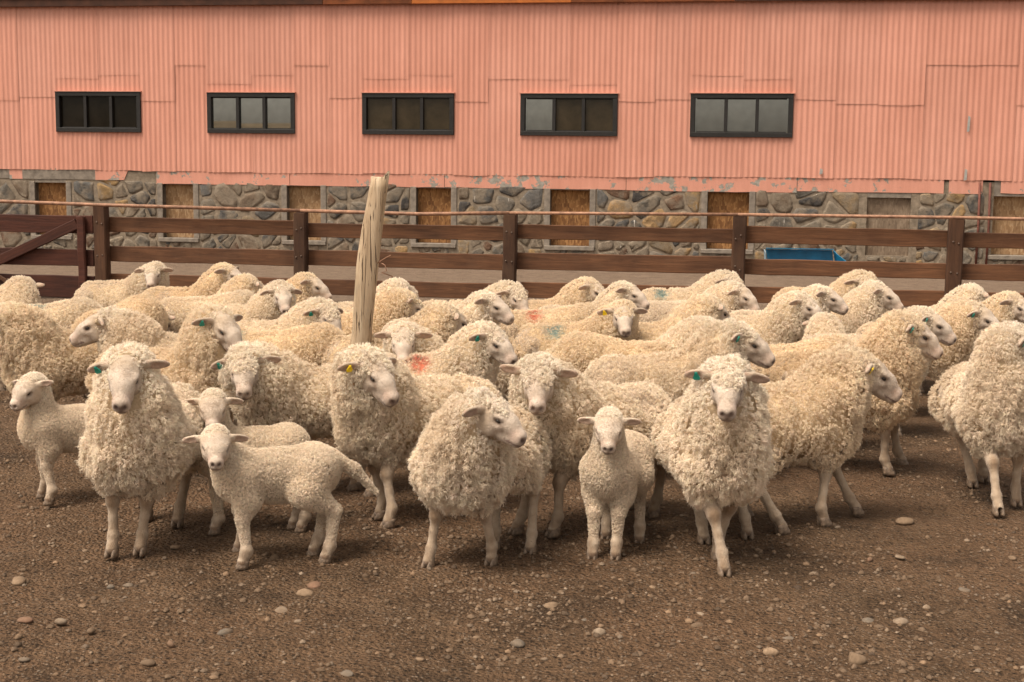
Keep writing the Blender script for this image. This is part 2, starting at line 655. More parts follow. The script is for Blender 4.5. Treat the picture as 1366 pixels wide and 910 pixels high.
    base_c = np.array([0.45, 0.35, 0.26]) if not lamb else np.array([0.56, 0.45, 0.345])
    col = np.tile(base_c, (len(sv), 1)).astype(np.float32)

    def paint(w, c, amt=1.0):
        w = np.clip(w, 0, 1)[:, None] * amt
        col[:] = col * (1 - w) + np.array(c) * w

    nz = vnoise(sv.astype(np.float32), 30.0, seed)
    blob = lambda x, y, z, r: np.clip(1.6 - 1.6 * np.sqrt((hx - x) ** 2 + (np.abs(hy) - y) ** 2 + (hz - z) ** 2) / r, 0, 1) * ishead
    face = np.clip((hx - 0.04) / 0.05, 0, 1) * ishead * (hz > -0.1)
    paint(face, (0.555, 0.46, 0.38) if not lamb else (0.62, 0.52, 0.43), 0.9)
    paint(blob(0.205 * L, 0.03, -0.01, 0.05), (0.47, 0.33, 0.265), 0.6)        # pinkish muzzle
    paint(blob(0.238 * L, 0.004, -0.020, 0.024), (0.22, 0.145, 0.115), 0.85)    # nose leather
    paint(blob(0.240 * L, 0.018, -0.016, 0.020), (0.12, 0.075, 0.06), 0.95)    # nostril
    paint(blob(0.243 * L, 0.0, -0.038, 0.013), (0.16, 0.10, 0.08), 0.9)        # lip cleft
    mz = -0.0475 - 0.02 * np.clip(np.abs(hy) / 0.04, 0, 1) * 0.3
    paint((np.abs(hz - mz) < 0.0058) * (hx > 0.155 * L) * ishead, (0.17, 0.10, 0.08), 0.85)  # mouth line
    paint(blob(0.090, 0.056, 0.014, 0.030), (0.17, 0.11, 0.08), 0.8)         # eye rim
    paint(blob(0.112, 0.050, -0.002, 0.020), (0.22, 0.15, 0.11), 0.75)          # tear groove
    paint(blob(0.125, 0.046, -0.018, 0.014), (0.30, 0.21, 0.155), 0.6)
    paint(np.clip((-0.055 - hz) / 0.03, 0, 1) * ishead * (hx > 0.03), (0.44, 0.34, 0.26), 0.7)        # lower jaw darkened, shade painted into the colour
    paint(np.clip(0.2 + 1.2 * vnoise(sv.astype(np.float32), 22.0, seed + 3), 0, 1) * face, (0.46, 0.36, 0.285), 0.55)
    for sd in (1, -1):
        er = ears[0] if sd > 0 else ears[1]
        dr = R_(-14 + er)
        eo = unit(np.array(sd * hl * math.cos(dr) + hu * math.sin(dr) - 0.22 * hf))
        ef = unit(hf * 0.92 + 0.15 * hu - eo * (eo @ hf) * 0.92)
        eu = np.cross(eo, ef)
        ec = H(-0.004, 0.064 * sd, 0.028) + S * 0.068 * 0.95 * eo
        r2 = (sv - ec) / S
        a, b, c = r2 @ eo, r2 @ ef, r2 @ eu
        inner = (np.abs(a) < 0.058) & (np.abs(c) < 0.018) & (b > -0.012) & (b < 0.0125)
        paint(inner * 1.0, (0.40, 0.265, 0.20), 0.8)
    low = np.clip((0.30 - sv[:, 2]) / 0.30, 0, 1)
    notbody = sv[:, 2] < 0.42 * (0.8 if lamb else 1)
    paint(low * notbody * np.clip(0.45 + 0.9 * nz, 0, 1), (0.27, 0.18, 0.11), 0.8)
    paint(np.clip(0.14 - sv[:, 2], 0, 0.08) / 0.08 * np.clip(0.6 + 0.8 * vnoise(sv.astype(np.float32), 55.0, seed + 8), 0, 1), (0.17, 0.11, 0.068), 0.6)
    if not lamb:
        for key in ('fl', 'fr', 'rl', 'rr'):
            c = J[key][2] + np.array([0.03 if key[0] == 'f' else -0.03, 0, 0.0])
            paint(np.clip(1.5 - np.linalg.norm((sv - c) / np.array([1, 1, 1.5]), axis=1) / 0.026, 0, 1), (0.24, 0.15, 0.085), 0.75)
    for key in ('fl', 'fr', 'rl', 'rr'):
        paint(np.clip((0.040 - sv[:, 2]) / 0.012, 0, 1) * (sv[:, 2] < 0.06), (0.20, 0.13, 0.085), 0.8)
    body_me = mesh_np('sheep_body', sv, sf, True, col)

    # ---------------- fleece: base surface
    lo2 = lo - 0.13
    hi2 = hi + 0.10
    lo2[2] = 0.06 if lamb else 0.12
    w = SDF(lo2, hi2, P['wool_vox'])
    if lamb:
        w.cone((P['hip'][0] + 0.0, 0, tz - 0.002), (P['sh'][0], 0, P['sh'][1] - 0.002), 0.082, 0.082, 0.06)
        w.ell((-0.015, 0, 0.345), (0.225, 0.084, 0.112), None, 0.04)
        w.ell((P['hip'][0] - 0.02, 0, tz - 0.025), (0.085, 0.078, 0.100), None, 0.05)
        w.ell((P['sh'][0] + 0.035, 0, P['sh'][1] - 0.015), (0.075, 0.072, 0.100), None, 0.05)
        w.cone((P['sh'][0] + 0.015, 0, P['sh'][1] + 0.015), poll - 0.045 * S * hf - 0.035 * S * hu, 0.084, 0.060 * S / 0.7, 0.05)
        w.ell(H(-0.035, 0, 0.0), [sk(v) for v in (0.085, 0.082, 0.088)], A, 0.02)
        w.ell(H(0.005, 0, 0.050), [sk(v) for v in (0.062, 0.066, 0.045)], A, 0.02)
        for key in ('fl', 'fr', 'rl', 'rr'):
            a, b, c, d, e = J[key]
            if key[0] == 'f':
                w.cone(a, b, 0.064, 0.050, 0.04)
                w.cone(b, c, 0.052, 0.0285, 0.02)
            else:
                w.cone(a, b, 0.080, 0.070, 0.05)
                w.cone(b, c, 0.066, 0.0275, 0.03)
            w.cone(c, c + 0.8 * (d - c), 0.0255, 0.0215, 0.01)
        if tail:
            w.cone(t0, t1, 0.027, 0.022, 0.035)
            w.cone(t1, t2, 0.022, 0.009, 0.02)
    else:
        F_ = fat
        w.cone((-0.24, 0, 0.485), (0.17, 0, 0.475), 0.158 * F_, 0.162 * F_, 0.06)
        w.ell((-0.02, 0, 0.455), (0.36, 0.205 * F_, 0.150), None, 0.08)
        w.ell((-0.03, 0, 0.505), (0.36, 0.16 * F_, 0.150), None, 0.06)
        w.ell((-0.30, 0, 0.475), (0.150, 0.172 * F_, 0.165), None, 0.08)
        w.ell((0.235, 0, 0.455), (0.160, 0.170 * F_, 0.165), None, 0.08)
        nk = poll - 0.055 * hf - 0.055 * hu
        w.cone((0.19, 0, 0.510), nb + 0.5 * (nk - nb) - 0.02 * hu, 0.184, 0.166, 0.09)
        w.cone(nb + 0.3 * (nk - nb), nk - 0.01 * hu, 0.168, 0.118, 0.07)
        w.ell(H(-0.035, 0, -0.012), (0.078, 0.096, 0.082), A, 0.04)
        w.ell(H(-0.012, 0, -0.060), (0.064, 0.088, 0.056), A, 0.03)
        if topknot > 0:
            w.ell(H(0.022 + 0.028 * topknot, 0, 0.036), (0.048 + 0.026 * topknot, 0.068, 0.024 + 0.014 * topknot), A, 0.03)
        w.ell(H(-0.012, 0, 0.032), (0.050, 0.076, 0.034), A, 0.03)
        for key in ('fl', 'fr', 'rl', 'rr'):
            a, b, c, d, e = J[key]
            if key[0] == 'f':
                w.cone(a + np.array([0, 0, -0.05]), b, 0.098, 0.060, 0.07)
                w.cone(b, b + 0.25 * (c - b), 0.058, 0.040, 0.04)
            else:
                w.cone(a + np.array([0, 0, -0.05]), b, 0.115, 0.084, 0.07)
                w.cone(b, b + 0.62 * (c - b), 0.080, 0.040, 0.05)
        if topknot < 0.3:       # bare forehead
            w.ell(H(0.085, 0, 0.045), (0.085, 0.070, 0.045), A, 0.02, True)
        # keep the ear roots and the eyes free of wool
        for sd in (1, -1):
            w.ell(H(0.085, 0.075 * sd, 0.008), (0.032, 0.030, 0.024), A, 0.02, True)
            w.cone(H(0.020, 0.092 * sd, 0.026), H(-0.01, 0.19 * sd, 0.022), 0.020, 0.034, 0.02, True)
    fv, ff = w.mesh()
    fn, fa = vert_normals(fv, ff)
    big = vnoise(fv, 6.0, seed + 5)
    fv = fv + fn * (big * (0.003 if lamb else 0.008 * lump))[:, None]
    fn, fa = vert_normals(fv, ff)

    # ---------------- wool fibres, drawn together into crimped staples
    def scatter(n, cell=None):
        fi = rg.choice(len(ff), n, p=fa / fa.sum())
        uv = rg.random((n, 2)).astype(np.float32)
        wgt = np.stack([(1 - uv[:, 0]) * (1 - uv[:, 1]), uv[:, 0] * (1 - uv[:, 1]), uv[:, 0] * uv[:, 1], (1 - uv[:, 0]) * uv[:, 1]], 1)[:, :, None]
        p_ = (fv[ff[fi]] * wgt).sum(1)
        n_ = unit((fn[ff[fi]] * wgt).sum(1))
        rel = (p_ - poll) / S
        bx, by, bz = rel @ hf, rel @ hl, rel @ hu
        inface = (bx > (np.where(bz > 0.035, 0.138 if topknot >= 0.3 else 0.035, 0.100) if not lamb else 0.045)) & (bx < 0.3) & (np.abs(by) < 0.075) & (bz > (-0.085 if not lamb else -0.06)) & (bz < 0.12)
        ok = ~inface
        if cell:
            kv = np.floor((p_ + rg.random(3) * cell) / cell).astype(np.int64)
            kk = kv[:, 0] * 1000003 + kv[:, 1] * 1009 + kv[:, 2]
            _, first = np.unique(kk, return_index=True)
            m_ = np.zeros(n, dtype=bool)
            m_[first] = True
            ok &= m_
        return p_[ok], n_[ok], np.stack([bx, by, bz], 1)[ok]

    st = staple * (0.62 if lamb else 1.0)
    cp, cn, crel = scatter(int(3.2 * fa.sum() / st ** 2), st)                      # staple centres
    NC = len(cp)
    # the fleece breaks up into clumps with seams between them
    sq = np.array([1.0, 1.0, 0.46])
    wd, wv = worley(cp * sq, 62.0 if lamb else clump, seed)
    wv = wv - cn * (wv * cn).sum(1, keepdims=True)
    dome = np.clip(1.0 - (wd / 0.70) ** 2, -0.75, 1.0)
    # long partings that run down the flanks
    pd, pv = worley(cp * np.array([1.0, 1.0, 0.42]), 10.5, seed + 50)
    part = np.clip((pd - 0.50) / 0.30, 0, 1)
    pv = pv - cn * (pv * cn).sum(1, keepdims=True)
    longer = 1.0 + 0.38 * vnoise(cp, 5.0, seed + 61)
    if not lamb:      # the partings are thin
        kp = (part < 0.7) | (rg.random(NC) < 0.4)
        cp, cn, crel, wd, wv, dome, part, pv, longer = (v_[kp] for v_ in (cp, cn, crel, wd, wv, dome, part, pv, longer))
        NC = len(cp)
    cp = cp + cn * (dome * (0.0020 if lamb else 0.0115 * lump) - (0.0 if lamb else 0.002 + 0.022 * lump * part))[:, None]
    m_f = per_staple + (3 if lamb else 2)
    NF = NC * m_f
    near = np.repeat(np.arange(NC), m_f)
    onhead_c = np.clip(1.6 - np.linalg.norm(crel, axis=1) / 0.13, 0, 1)
    grav = np.array([-0.25, 0, -1.0]) * np.ones((NC, 1))
    flow = grav - cn * (grav * cn).sum(1, keepdims=True)
    tang1 = unit(np.cross(cn, np.array([0.31, 0.2, 0.93]) * np.ones((NC, 1))))
    tang2 = np.cross(cn, tang1)
    wander = tang1 * vnoise(cp, 11.0, seed + 9)[:, None] + tang2 * vnoise(cp, 11.0, seed + 19)[:, None]
    front = np.clip((cp[:, 0] - 0.12) / 0.2, 0, 1) * (1 - onhead_c) * (0 if lamb else 1)
    if lamb:
        cd = unit(cn * 0.9 + flow * 0.45 + wander * 0.2 + wv * 0.3 + rg.normal(size=(NC, 3)) * 0.10)
        cl = 0.0072 * rg.uniform(0.75, 1.25, NC) * (1 - 0.35 * onhead_c) * np.clip(0.35 + (cp[:, 2] - 0.10) / 0.16, 0.4, 1)
    else:
        side_ = np.clip(1.15 - np.abs(cn[:, 2]) * 1.1, 0.15, 1)[:, None]
        cd = unit(cn * 0.85 + flow * 0.75 * side_ + wander * 0.42 + wv * 0.75 + pv * (0.7 * part)[:, None] + rg.normal(size=(NC, 3)) * 0.12)
        cl = wool_len * (0.0148 + 0.009 * front) * rg.uniform(0.7, 1.3, NC) * (1 - 0.10 * onhead_c) * np.clip(0.75 + 0.35 * dome, 0.5, 1.1) * longer
    cs1 = unit(np.cross(cd, rg.normal(size=(NC, 3))))
    cs2 = np.cross(cd, cs1)
    cph = rg.random(NC) * 6.283
    camp = cl * rg.uniform(0.12, 0.32, NC) * crimp
    cturn = rg.uniform(3.5, 8.0, NC) * rg.choice([-1, 1], NC)
    ctint = (1 + rg.normal(size=(NC, 1)) * 0.035) * (1 + rg.normal(size=(NC, 3)) * 0.012)
    K = 5
    ra_ = st * 0.62 * np.sqrt(rg.random(NF))
    th_ = rg.random(NF) * 6.283
    sn = cn[near]
    sp = cp[near] + tang1[near] * (ra_ * np.cos(th_))[:, None] + tang2[near] * (ra_ * np.sin(th_))[:, None]
    srel = crel[near]
    pos = np.zeros((NF, K, 3), dtype=np.float32)
    flen = rg.uniform(0.75, 1.12, NF)
    stray = rg.random(NF) < 0.05
    c_ = near
    fph = cph[c_] + rg.normal(size=NF) * 0.9
    offs = sp - cp[c_]
    fd = unit(cd[c_] + sn * 0.35 + rg.normal(size=(NF, 3)) * np.where(stray, 0.6, 0.26)[:, None])
    pull = np.where(stray, 0.1, 0.45)
    for q_ in range(K):
        t_ = q_ / (K - 1.0)
        ang = fph + cturn[c_] * t_
        hel = (cs1[c_] * np.cos(ang)[:, None] + cs2[c_] * np.sin(ang)[:, None] - cs1[c_] * np.cos(fph)[:, None] - cs2[c_] * np.sin(fph)[:, None]) * camp[c_][:, None] * (0.3 + 0.7 * t_)
        own = fd * (cl[c_] * flen * t_)[:, None]
        pos[:, q_] = sp - sn * (0.003 if lamb else 0.007) + own + hel - offs * (pull * t_ * t_)[:, None] + rg.normal(size=(NF, 3)) * (0.0006 * t_)
    rad = np.ones((NF, 1)) * np.array([[1.0, 1.05, 1.05, 0.9, 0.5]]) * (0.00052 if lamb else 0.00075) * fibre_w
    base_w = np.array([0.79, 0.67, 0.53]) if lamb else np.array([0.83, 0.71, 0.565])
    onhead_f = np.clip(1.6 - np.linalg.norm(srel, axis=1) / 0.13, 0, 1)[:, None]
    clean = np.clip(onhead_f * 1.3, 0, 1)
    fcol = base_w * (1 - clean) + clean * np.array([0.86, 0.765, 0.64])
    fcol = fcol * ctint[c_] * (1 + rg.normal(size=(NF, 1)) * 0.06) * (1 + 0.10 * vnoise(sp, 6.0, seed + 31))[:, None]
    stain = np.clip(0.1 + 1.3 * vnoise(sp, 3.1, seed + 77), 0, 1)[:, None] * (0.0 if lamb else 0.5) * (1 - clean)
    fcol = fcol * (1 - stain) + stain * np.array([0.75, 0.60, 0.435])
    if hair:
        # short flat hair on the face and the legs
        fcen = sv[sf].mean(1)
        fnr = np.cross(sv[sf[:, 2]] - sv[sf[:, 0]], sv[sf[:, 3]] - sv[sf[:, 1]])
        far_ = np.linalg.norm(fnr, axis=1)
        fnr = fnr / (far_[:, None] + 1e-9)
        fr_ = (fcen - poll) / S
        fx_, fz_ = fr_ @ hf, fr_ @ hu
        onface = (np.linalg.norm(fr_, axis=1) < 0.30) & (fx_ > 0.02) & (fx_ < 0.215 * L)
        onleg = (fcen[:, 2] < (0.34 if not lamb else 0.10)) & (fcen[:, 2] > 0.05)
        pw = far_ * (onface * 1.2 + onleg * 1.0)
        hi_ = rg.choice(len(sf), hair, p=pw / pw.sum())
        jit = rg.random((hair, 2))
        q4 = sv[sf[hi_]]
        wq = np.stack([(1 - jit[:, 0]) * (1 - jit[:, 1]), jit[:, 0] * (1 - jit[:, 1]), jit[:, 0] * jit[:, 1], (1 - jit[:, 0]) * jit[:, 1]], 1)[:, :, None]
        hp = (q4 * wq).sum(1)
        hn = fnr[hi_]
        lie = np.where(onface[hi_][:, None], -hf[None] * 0.4 - hu[None] * 0.6, np.array([[0.0, 0.0, -1.0]]))
        lie = lie - hn * (lie * hn).sum(1, keepdims=True)
        hd = unit(lie + hn * 0.45 + rg.normal(size=(hair, 3)) * 0.25)
        hlen = rg.uniform(0.004, 0.009, hair) * (0.75 if lamb else 1.0)
        tt = np.linspace(0, 1, K)[None, :, None]
        hpos = hp[:, None] - hn[:, None] * 0.0008 + hd[:, None] * hlen[:, None, None] * tt - hn[:, None] * (0.25 * hlen)[:, None, None] * tt ** 2
        pos = np.concatenate([pos, hpos])
        rad = np.concatenate([rad, np.ones((hair, 1)) * np.array([[1, 0.95, 0.8, 0.6, 0.3]]) * 0.00055])
        hcol = col[sf[hi_, 0]] * (1.12 + rg.normal(size=(hair, 1)) * 0.14)
        fcol = np.concatenate([fcol, hcol])
        NF = NF + hair
    fib = bpy.data.hair_curves.new('wool_fibres')
    fib.add_curves([K] * NF)
    fib.position_data.foreach_set('vector', pos.ravel())
    ra = fib.attributes.get('radius') or fib.attributes.new('radius', 'FLOAT', 'POINT')
    ra.data.foreach_set('value', rad.astype(np.float32).ravel())
    ca = fib.attributes.new('Col', 'FLOAT_COLOR', 'CURVE')
    ca.data.foreach_set('color', np.concatenate([np.clip(fcol, 0.02, 0.95), np.ones((NF, 1))], 1).astype(np.float32).ravel())
    cb = np.tile(np.array([0.56, 0.43, 0.29]) if not lamb else base_w * 0.8, (len(fv), 1))     # base coloured darker, standing in for shade between the fibres
    fleece_me = mesh_np('sheep_fleece', fv - fn * (0.009 if lamb else 0.036), ff, True, cb)

    ear_pts = {}
    for sd, nm in ((1, 'l'), (-1, 'r')):
        er = ears[0] if sd > 0 else ears[1]
        dr = R_(-14 + er)
        eo = unit(np.array(sd * hl * math.cos(dr) + hu * math.sin(dr) - 0.22 * hf))
        ef = unit(hf * 0.92 + 0.15 * hu - eo * (eo @ hf) * 0.92)
        ear_pts[nm] = (H(-0.004, 0.064 * sd, 0.028) + S * 0.068 * 1.05 * eo, eo, ef, np.cross(eo, ef))
    return dict(kind=kind, body=body_me, fleece=fleece_me, fib=fib, S=S,
                eyes=[H(0.089, 0.0515 * sd, 0.0145) for sd in (1, -1)], A=A, ears=ear_pts,
                head=H(0.075, 0, -0.005), hooves=[(J[k2][4], k2) for k2 in ('fl', 'fr', 'rl', 'rr')])


def eye_mesh():
    bm = bmesh.new()
    bmesh.ops.create_uvsphere(bm, u_segments=12, v_segments=8, radius=1.0)
    return bm_mesh('eye', bm, True)


def hoof_mesh():
    bm = bmesh.new()
    for sd in (1, -1):
        rings = []
        for z, sx, sy, ox in ((0.0, 0.034, 0.0145, 0.006), (0.014, 0.033, 0.0150, 0.004), (0.032, 0.027, 0.0140, -0.004), (0.046, 0.019, 0.011, -0.012)):
            ring = []
            for j in range(10):
                th = 2 * PI * j / 10
                x = ox + sx * math.cos(th)
                y = sy * math.sin(th) * (1 - 0.35 * max(0, math.cos(th)))
                ring.append(bm.verts.new((x, y + sd * 0.0155, z)))
            rings.append(ring)
        for a, b in zip(rings[:-1], rings[1:]):
            for j in range(10):
                bm.faces.new((a[j], a[(j + 1) % 10], b[(j + 1) % 10], b[j]))
        bm.faces.new(rings[0][::-1])
        bm.faces.new(rings[-1])
    return bm_mesh('hoof', bm, True)


def tag_mesh():
    bm = bmesh.new()
    # a rounded flag with a button
    pts = [(-0.011, -0.016), (0.011, -0.016), (0.014, -0.006), (0.006, 0.010), (0.005, 0.016), (-0.005, 0.016), (-0.006, 0.010), (-0.014, -0.006)]
    lo_ = [bm.verts.new((x, y, -0.0015)) for x, y in pts]
    hi_ = [bm.verts.new((x, y, 0.0015)) for x, y in pts]
    bm.faces.new(lo_[::-1])
    bm.faces.new(hi_)
    for j in range(len(pts)):
        bm.faces.new((lo_[j], lo_[(j + 1) % 8], hi_[(j + 1) % 8], hi_[j]))
    b = bmesh.ops.create_cone(bm, segments=10, radius1=0.006, radius2=0.005, depth=0.008, cap_ends=True)
    bmesh.ops.translate(bm, verts=b['verts'], vec=(0, 0.008, 0.0))
    return bm_mesh('ear_tag', bm, False)


EYE_ME, HOOF_ME, TAG_ME = eye_mesh(), hoof_mesh(), tag_mesh()
TAG_Y = TAG_ME.copy()


def spawn(proto, loc, rz, scale=1.0, mirror=False, tint=(1, 1, 1), ear_tag=None, mark=None, full=True, name=None):
    """one animal: an Empty on the ground with its parts; meshes are shared with every animal of the same pose"""
    root = empty(name or ('lamb' if proto['kind'] == 'lamb' else 'sheep'), loc, rz)
    root.scale = (scale, -scale if mirror else scale, scale)
    link('body', proto['body'], M['skin'], root)
    fl = link('fleece', proto['fleece'], M['fleece'], root)
    fl.color = (*tint, 1)
    wf = link('wool_fibres', proto['fib'], M['fibre'], fl)
    wf.color = (*tint, 1)
    wf['kind'] = 'stuff'
    for o in (fl, wf):
        o['mark_at'] = list(mark[0]) if mark else [0.0, 0.0, -9.0]
        o['mark_colour'] = list(mark[1]) if mark else [0.5, 0.5, 0.5]
    S = proto['S']
    A = proto['A']
    rot = Matrix((A[0], A[1], A[2])).transposed()
    for e in proto['eyes']:
        o = link('eye', EYE_ME, M['eye'], root, tuple(e))
        o.rotation_euler = rot.to_euler()
        o.scale = (0.0165 * S, 0.0132 * S, 0.0098 * S)
    if full:
        for (p, k2) in proto['hooves']:
            o = link('hoof', HOOF_ME, M['hoof'], root, (p[0], p[1], 0.0))
            o.scale = [0.78 if proto['kind'] == 'lamb' else 1.0] * 3
    if ear_tag:
        side, colr = ear_tag
        p, eo, ef, eu = proto['ears'][side]
        me = TAG_ME if colr == 'green' else TAG_Y
        o = link('ear_tag', me, M['tag_' + colr], root, tuple(p + ef * 0.016))
        o.rotation_euler = Matrix((eo, eu, np.cross(eo, eu))).transposed().to_euler()
        o.scale = (1.1, 1.1, 1.1)
    return root

# ------------------------------------------------------------------ ground
WALL_S = 0.171                       # the shed and the fence run at this slope across the view
WALL_RZ = math.atan(-WALL_S)
SHED_Y, FENCE_Y = 24.2, 16.0


def ground_z(p):
    q = np.stack([p[:, 0], p[:, 1], np.zeros(len(p))], 1).astype(np.float64)
    near = np.clip(1.0 - (np.abs(q[:, 1] - 9) - 14) / 20, 0, 1) * np.clip(1.0 - (np.abs(q[:, 0]) - 12) / 20, 0, 1)
    return (0.012 * vnoise(q, 1.1, 3) + 0.009 * vnoise(q, 4.3, 4) + 0.009 * vnoise(q, 8.5, 5)) * near


def axis_pts(segs):
    out = []
    for a, b, st in segs:
        out.append(np.arange(a, b, st))
    return np.concatenate(out)


def mat_ground():
    m, nt, b = new_mat('trampled_dirt')
    g = NT(nt)
    co = g.coord('Object')
    n1 = g.noise(co, 0.55, 5, 0.6)
    n2 = g.noise(co, 3.2, 5, 0.6)
    n3 = g.noise(co, 26.0, 5, 0.7)
    col = g.ramp(n2, [(0.30, (0.100, 0.060, 0.035)), (0.52, (0.172, 0.106, 0.062)), (0.75, (0.250, 0.160, 0.098))])
    col = g.mix(g.ramp(n1, [(0.40, (0, 0, 0)), (0.60, (0.85, 0.85, 0.85))]), col, (0.215, 0.126, 0.073))
    nw = g.noise(co, 1.5, 4, 0.6, 0.5)
    col = g.mix(g.ramp(nw, [(0.54, (0, 0, 0)), (0.70, (0.75, 0.75, 0.75))]), col, (0.062, 0.040, 0.025))
    # crumbs: light grit and dark droppings
    v1 = g.n('ShaderNodeTexVoronoi')
    v1.inputs['Scale'].default_value = 62
    v1.inputs['Randomness'].default_value = 1
    g.l(co, v1.inputs['Vector'])
    sepc = g.n('ShaderNodeSeparateColor')
    g.l(v1.outputs['Color'], sepc.inputs['Color'])
    grit = g.math('MULTIPLY', g.math('LESS_THAN', v1.outputs['Distance'], 0.33), g.math('GREATER_THAN', sepc.outputs['Red'], 0.66))
    col = g.mix(g.math('MULTIPLY', grit, 0.8), col, (0.30, 0.225, 0.165))
    dark = g.math('MULTIPLY', g.math('LESS_THAN', v1.outputs['Distance'], 0.42), g.math('LESS_THAN', sepc.outputs['Red'], 0.22))
    col = g.mix(g.math('MULTIPLY', dark, 0.75), col, (0.040, 0.026, 0.017))
    col = g.mix(1.0, col, g.ramp(n3, [(0.3, (0.65, 0.63, 0.6)), (0.7, (1.25, 1.22, 1.2))]), 'MULTIPLY')
    # beyond the fence the yard is dry, pale and untrodden
    sep = g.n('ShaderNodeSeparateXYZ')
    g.l(co, sep.inputs[0])
    line = g.math('ADD', sep.outputs['Y'], g.math('MULTIPLY', sep.outputs['X'], WALL_S))
    line = g.math('ADD', line, g.math('MULTIPLY', g.math('SUBTRACT', n2, 0.5), 2.0))
    far = g.ramp(g.math('DIVIDE', line, 40.0), [(0.36, (0, 0, 0)), (0.41, (1, 1, 1))])
    pale = g.ramp(g.noise(co, 5.0, 6, 0.7), [(0.3, (0.235, 0.165, 0.115)), (0.7, (0.36, 0.265, 0.195))])
    pale = g.mix(1.0, pale, g.ramp(n3, [(0.3, (0.82, 0.8, 0.78)), (0.7, (1.1, 1.1, 1.1))]), 'MULTIPLY')
    col = g.mix(far, col, pale)
    g.l(col, b.inputs['Base Color'])
    b.inputs['Roughness'].default_value = 0.95
    b.inputs['Specular IOR Level'].default_value = 0.15
    h = g.math('ADD', g.math('MULTIPLY', g.noise(co, 38.0, 6, 0.7), 0.8), g.math('MULTIPLY', g.noise(co, 9.0, 4, 0.6), 1.2))
    h = g.math('ADD', h, g.math('MULTIPLY', v1.outputs['Distance'], -0.5))
    g.l(g.bump(h, 1.0, 0.085), b.inputs['Normal'])
    return m


gx = axis_pts([(-1500, -120, 230), (-120, -24, 16), (-24, -9, 1.0), (-9, -4.2, 0.2), (-4.2, 4.2, 0.055), (4.2, 9, 0.2), (9, 24, 1.0), (24, 120, 16), (120, 1501, 230)])
gy = axis_pts([(-1500, -100, 200), (-100, -4, 8), (-4, 3.2, 0.6), (3.2, 9.0, 0.055), (9.0, 14, 0.12), (14, 30, 0.4), (30, 120, 10), (120, 1501, 230)])
GX, GY = np.meshgrid(gx, gy, indexing='ij')
gv = np.stack([GX.ravel(), GY.ravel(), np.zeros(GX.size)], 1)
gv[:, 2] = ground_z(gv)
ni, nj = GX.shape
ii, jj = np.meshgrid(np.arange(ni - 1), np.arange(nj - 1), indexing='ij')
a0 = (ii * nj + jj).ravel()
gf = np.stack([a0, a0 + nj, a0 + nj + 1, a0 + 1], 1)
tag(link('ground', mesh_np('ground', gv, gf, True), mat_ground()), kind='structure')

# low dry hills behind the viewer (the panes mirror them)
hxs = np.linspace(-900, 900, 121)
hv, hfq = [], []
for k_, x_ in enumerate(hxs):
    p_ = np.array([[x_, 0.0, 0.0]])
    hgt = 9.5 + 5.0 * float(vnoise(p_, 1 / 190.0, 41)[0]) + 2.0 * float(vnoise(p_, 1 / 50.0, 42)[0])
    for yy, zz in ((-300, -0.5), (-360, hgt * 0.45), (-430, hgt), (-520, hgt * 0.6), (-640, -0.5)):
        hv.append((x_, yy - 0.00012 * x_ * x_ * -1, zz))
for k_ in range(120):
    for r_ in range(4):
        a_ = k_ * 5 + r_
        hfq.append((a_, a_ + 5, a_ + 6, a_ + 1))
tag(link('hills', mesh_np('hills', np.array(hv), np.array(hfq), True), mat_simple('dry_hill', (0.16, 0.115, 0.07), 0.95, 0.1, 0.05, 0.3)), kind='structure')

# ------------------------------------------------------------------ shed
shed = empty('shed', (0, SHED_Y, 0), WALL_RZ)
tag(shed, 'long salmon pink corrugated iron shed on a rubble stone base behind the fence', 'shed')


def mat_pink(name, peel, corr=True):
    m, nt, b = new_mat(name)
    g = NT(nt)
    co = g.coord('Generated') if False else g.coord('Object')
    geo = g.n('ShaderNodeNewGeometry')
    pos = geo.outputs['Position']
    oi = g.n('ShaderNodeObjectInfo')
    base = g.ramp(oi.outputs['Random'], [(0.0, (0.565, 0.262, 0.192)), (0.5, (0.600, 0.284, 0.211)), (1.0, (0.572, 0.276, 0.207))])
    n1 = g.noise(pos, 0.9, 5, 0.6)
    base = g.mix(1.0, base, g.ramp(n1, [(0.3, (0.93, 0.90, 0.88)), (0.7, (1.04, 1.05, 1.06))]), 'MULTIPLY')
    mp = g.n('ShaderNodeMapping')
    mp.inputs['Scale'].default_value = (9, 9, 0.7)
    g.l(pos, mp.inputs['Vector'])
    n2 = g.noise(mp.outputs['Vector'], 1.0, 5, 0.7)
    base = g.mix(1.0, base, g.ramp(n2, [(0.3, (0.90, 0.87, 0.85)), (0.65, (1.03, 1.03, 1.03))]), 'MULTIPLY')
    n4 = g.noise(pos, 60.0, 3, 0.7)
    base = g.mix(1.0, base, g.ramp(n4, [(0.3, (0.94, 0.93, 0.92)), (0.7, (1.04, 1.04, 1.04))]), 'MULTIPLY')
    n3 = g.noise(pos, 5.5, 6, 0.62)
    nb_ = g.noise(pos, 0.45, 2, 0.5)
    pk = g.math('ADD', n3, g.math('MULTIPLY', g.math('SUBTRACT', nb_, 0.5), 0.35))
    mask = g.ramp(pk, [(peel, (0, 0, 0)), (peel + 0.012, (1, 1, 1))])
    under = g.ramp(g.noise(pos, 18, 4), [(0.3, (0.20, 0.18, 0.15)), (0.7, (0.34, 0.31, 0.27))])
    col = g.mix(mask, base, under)
    g.l(col, b.inputs['Base Color'])
    b.inputs['Roughness'].default_value = 0.62
    b.inputs['Specular IOR Level'].default_value = 0.35
    hh = g.math('ADD', g.math('MULTIPLY', mask, -0.6), g.math('MULTIPLY', n4, 0.35))
    g.l(g.bump(hh, 0.35, 0.01), b.inputs['Normal'])
    return m


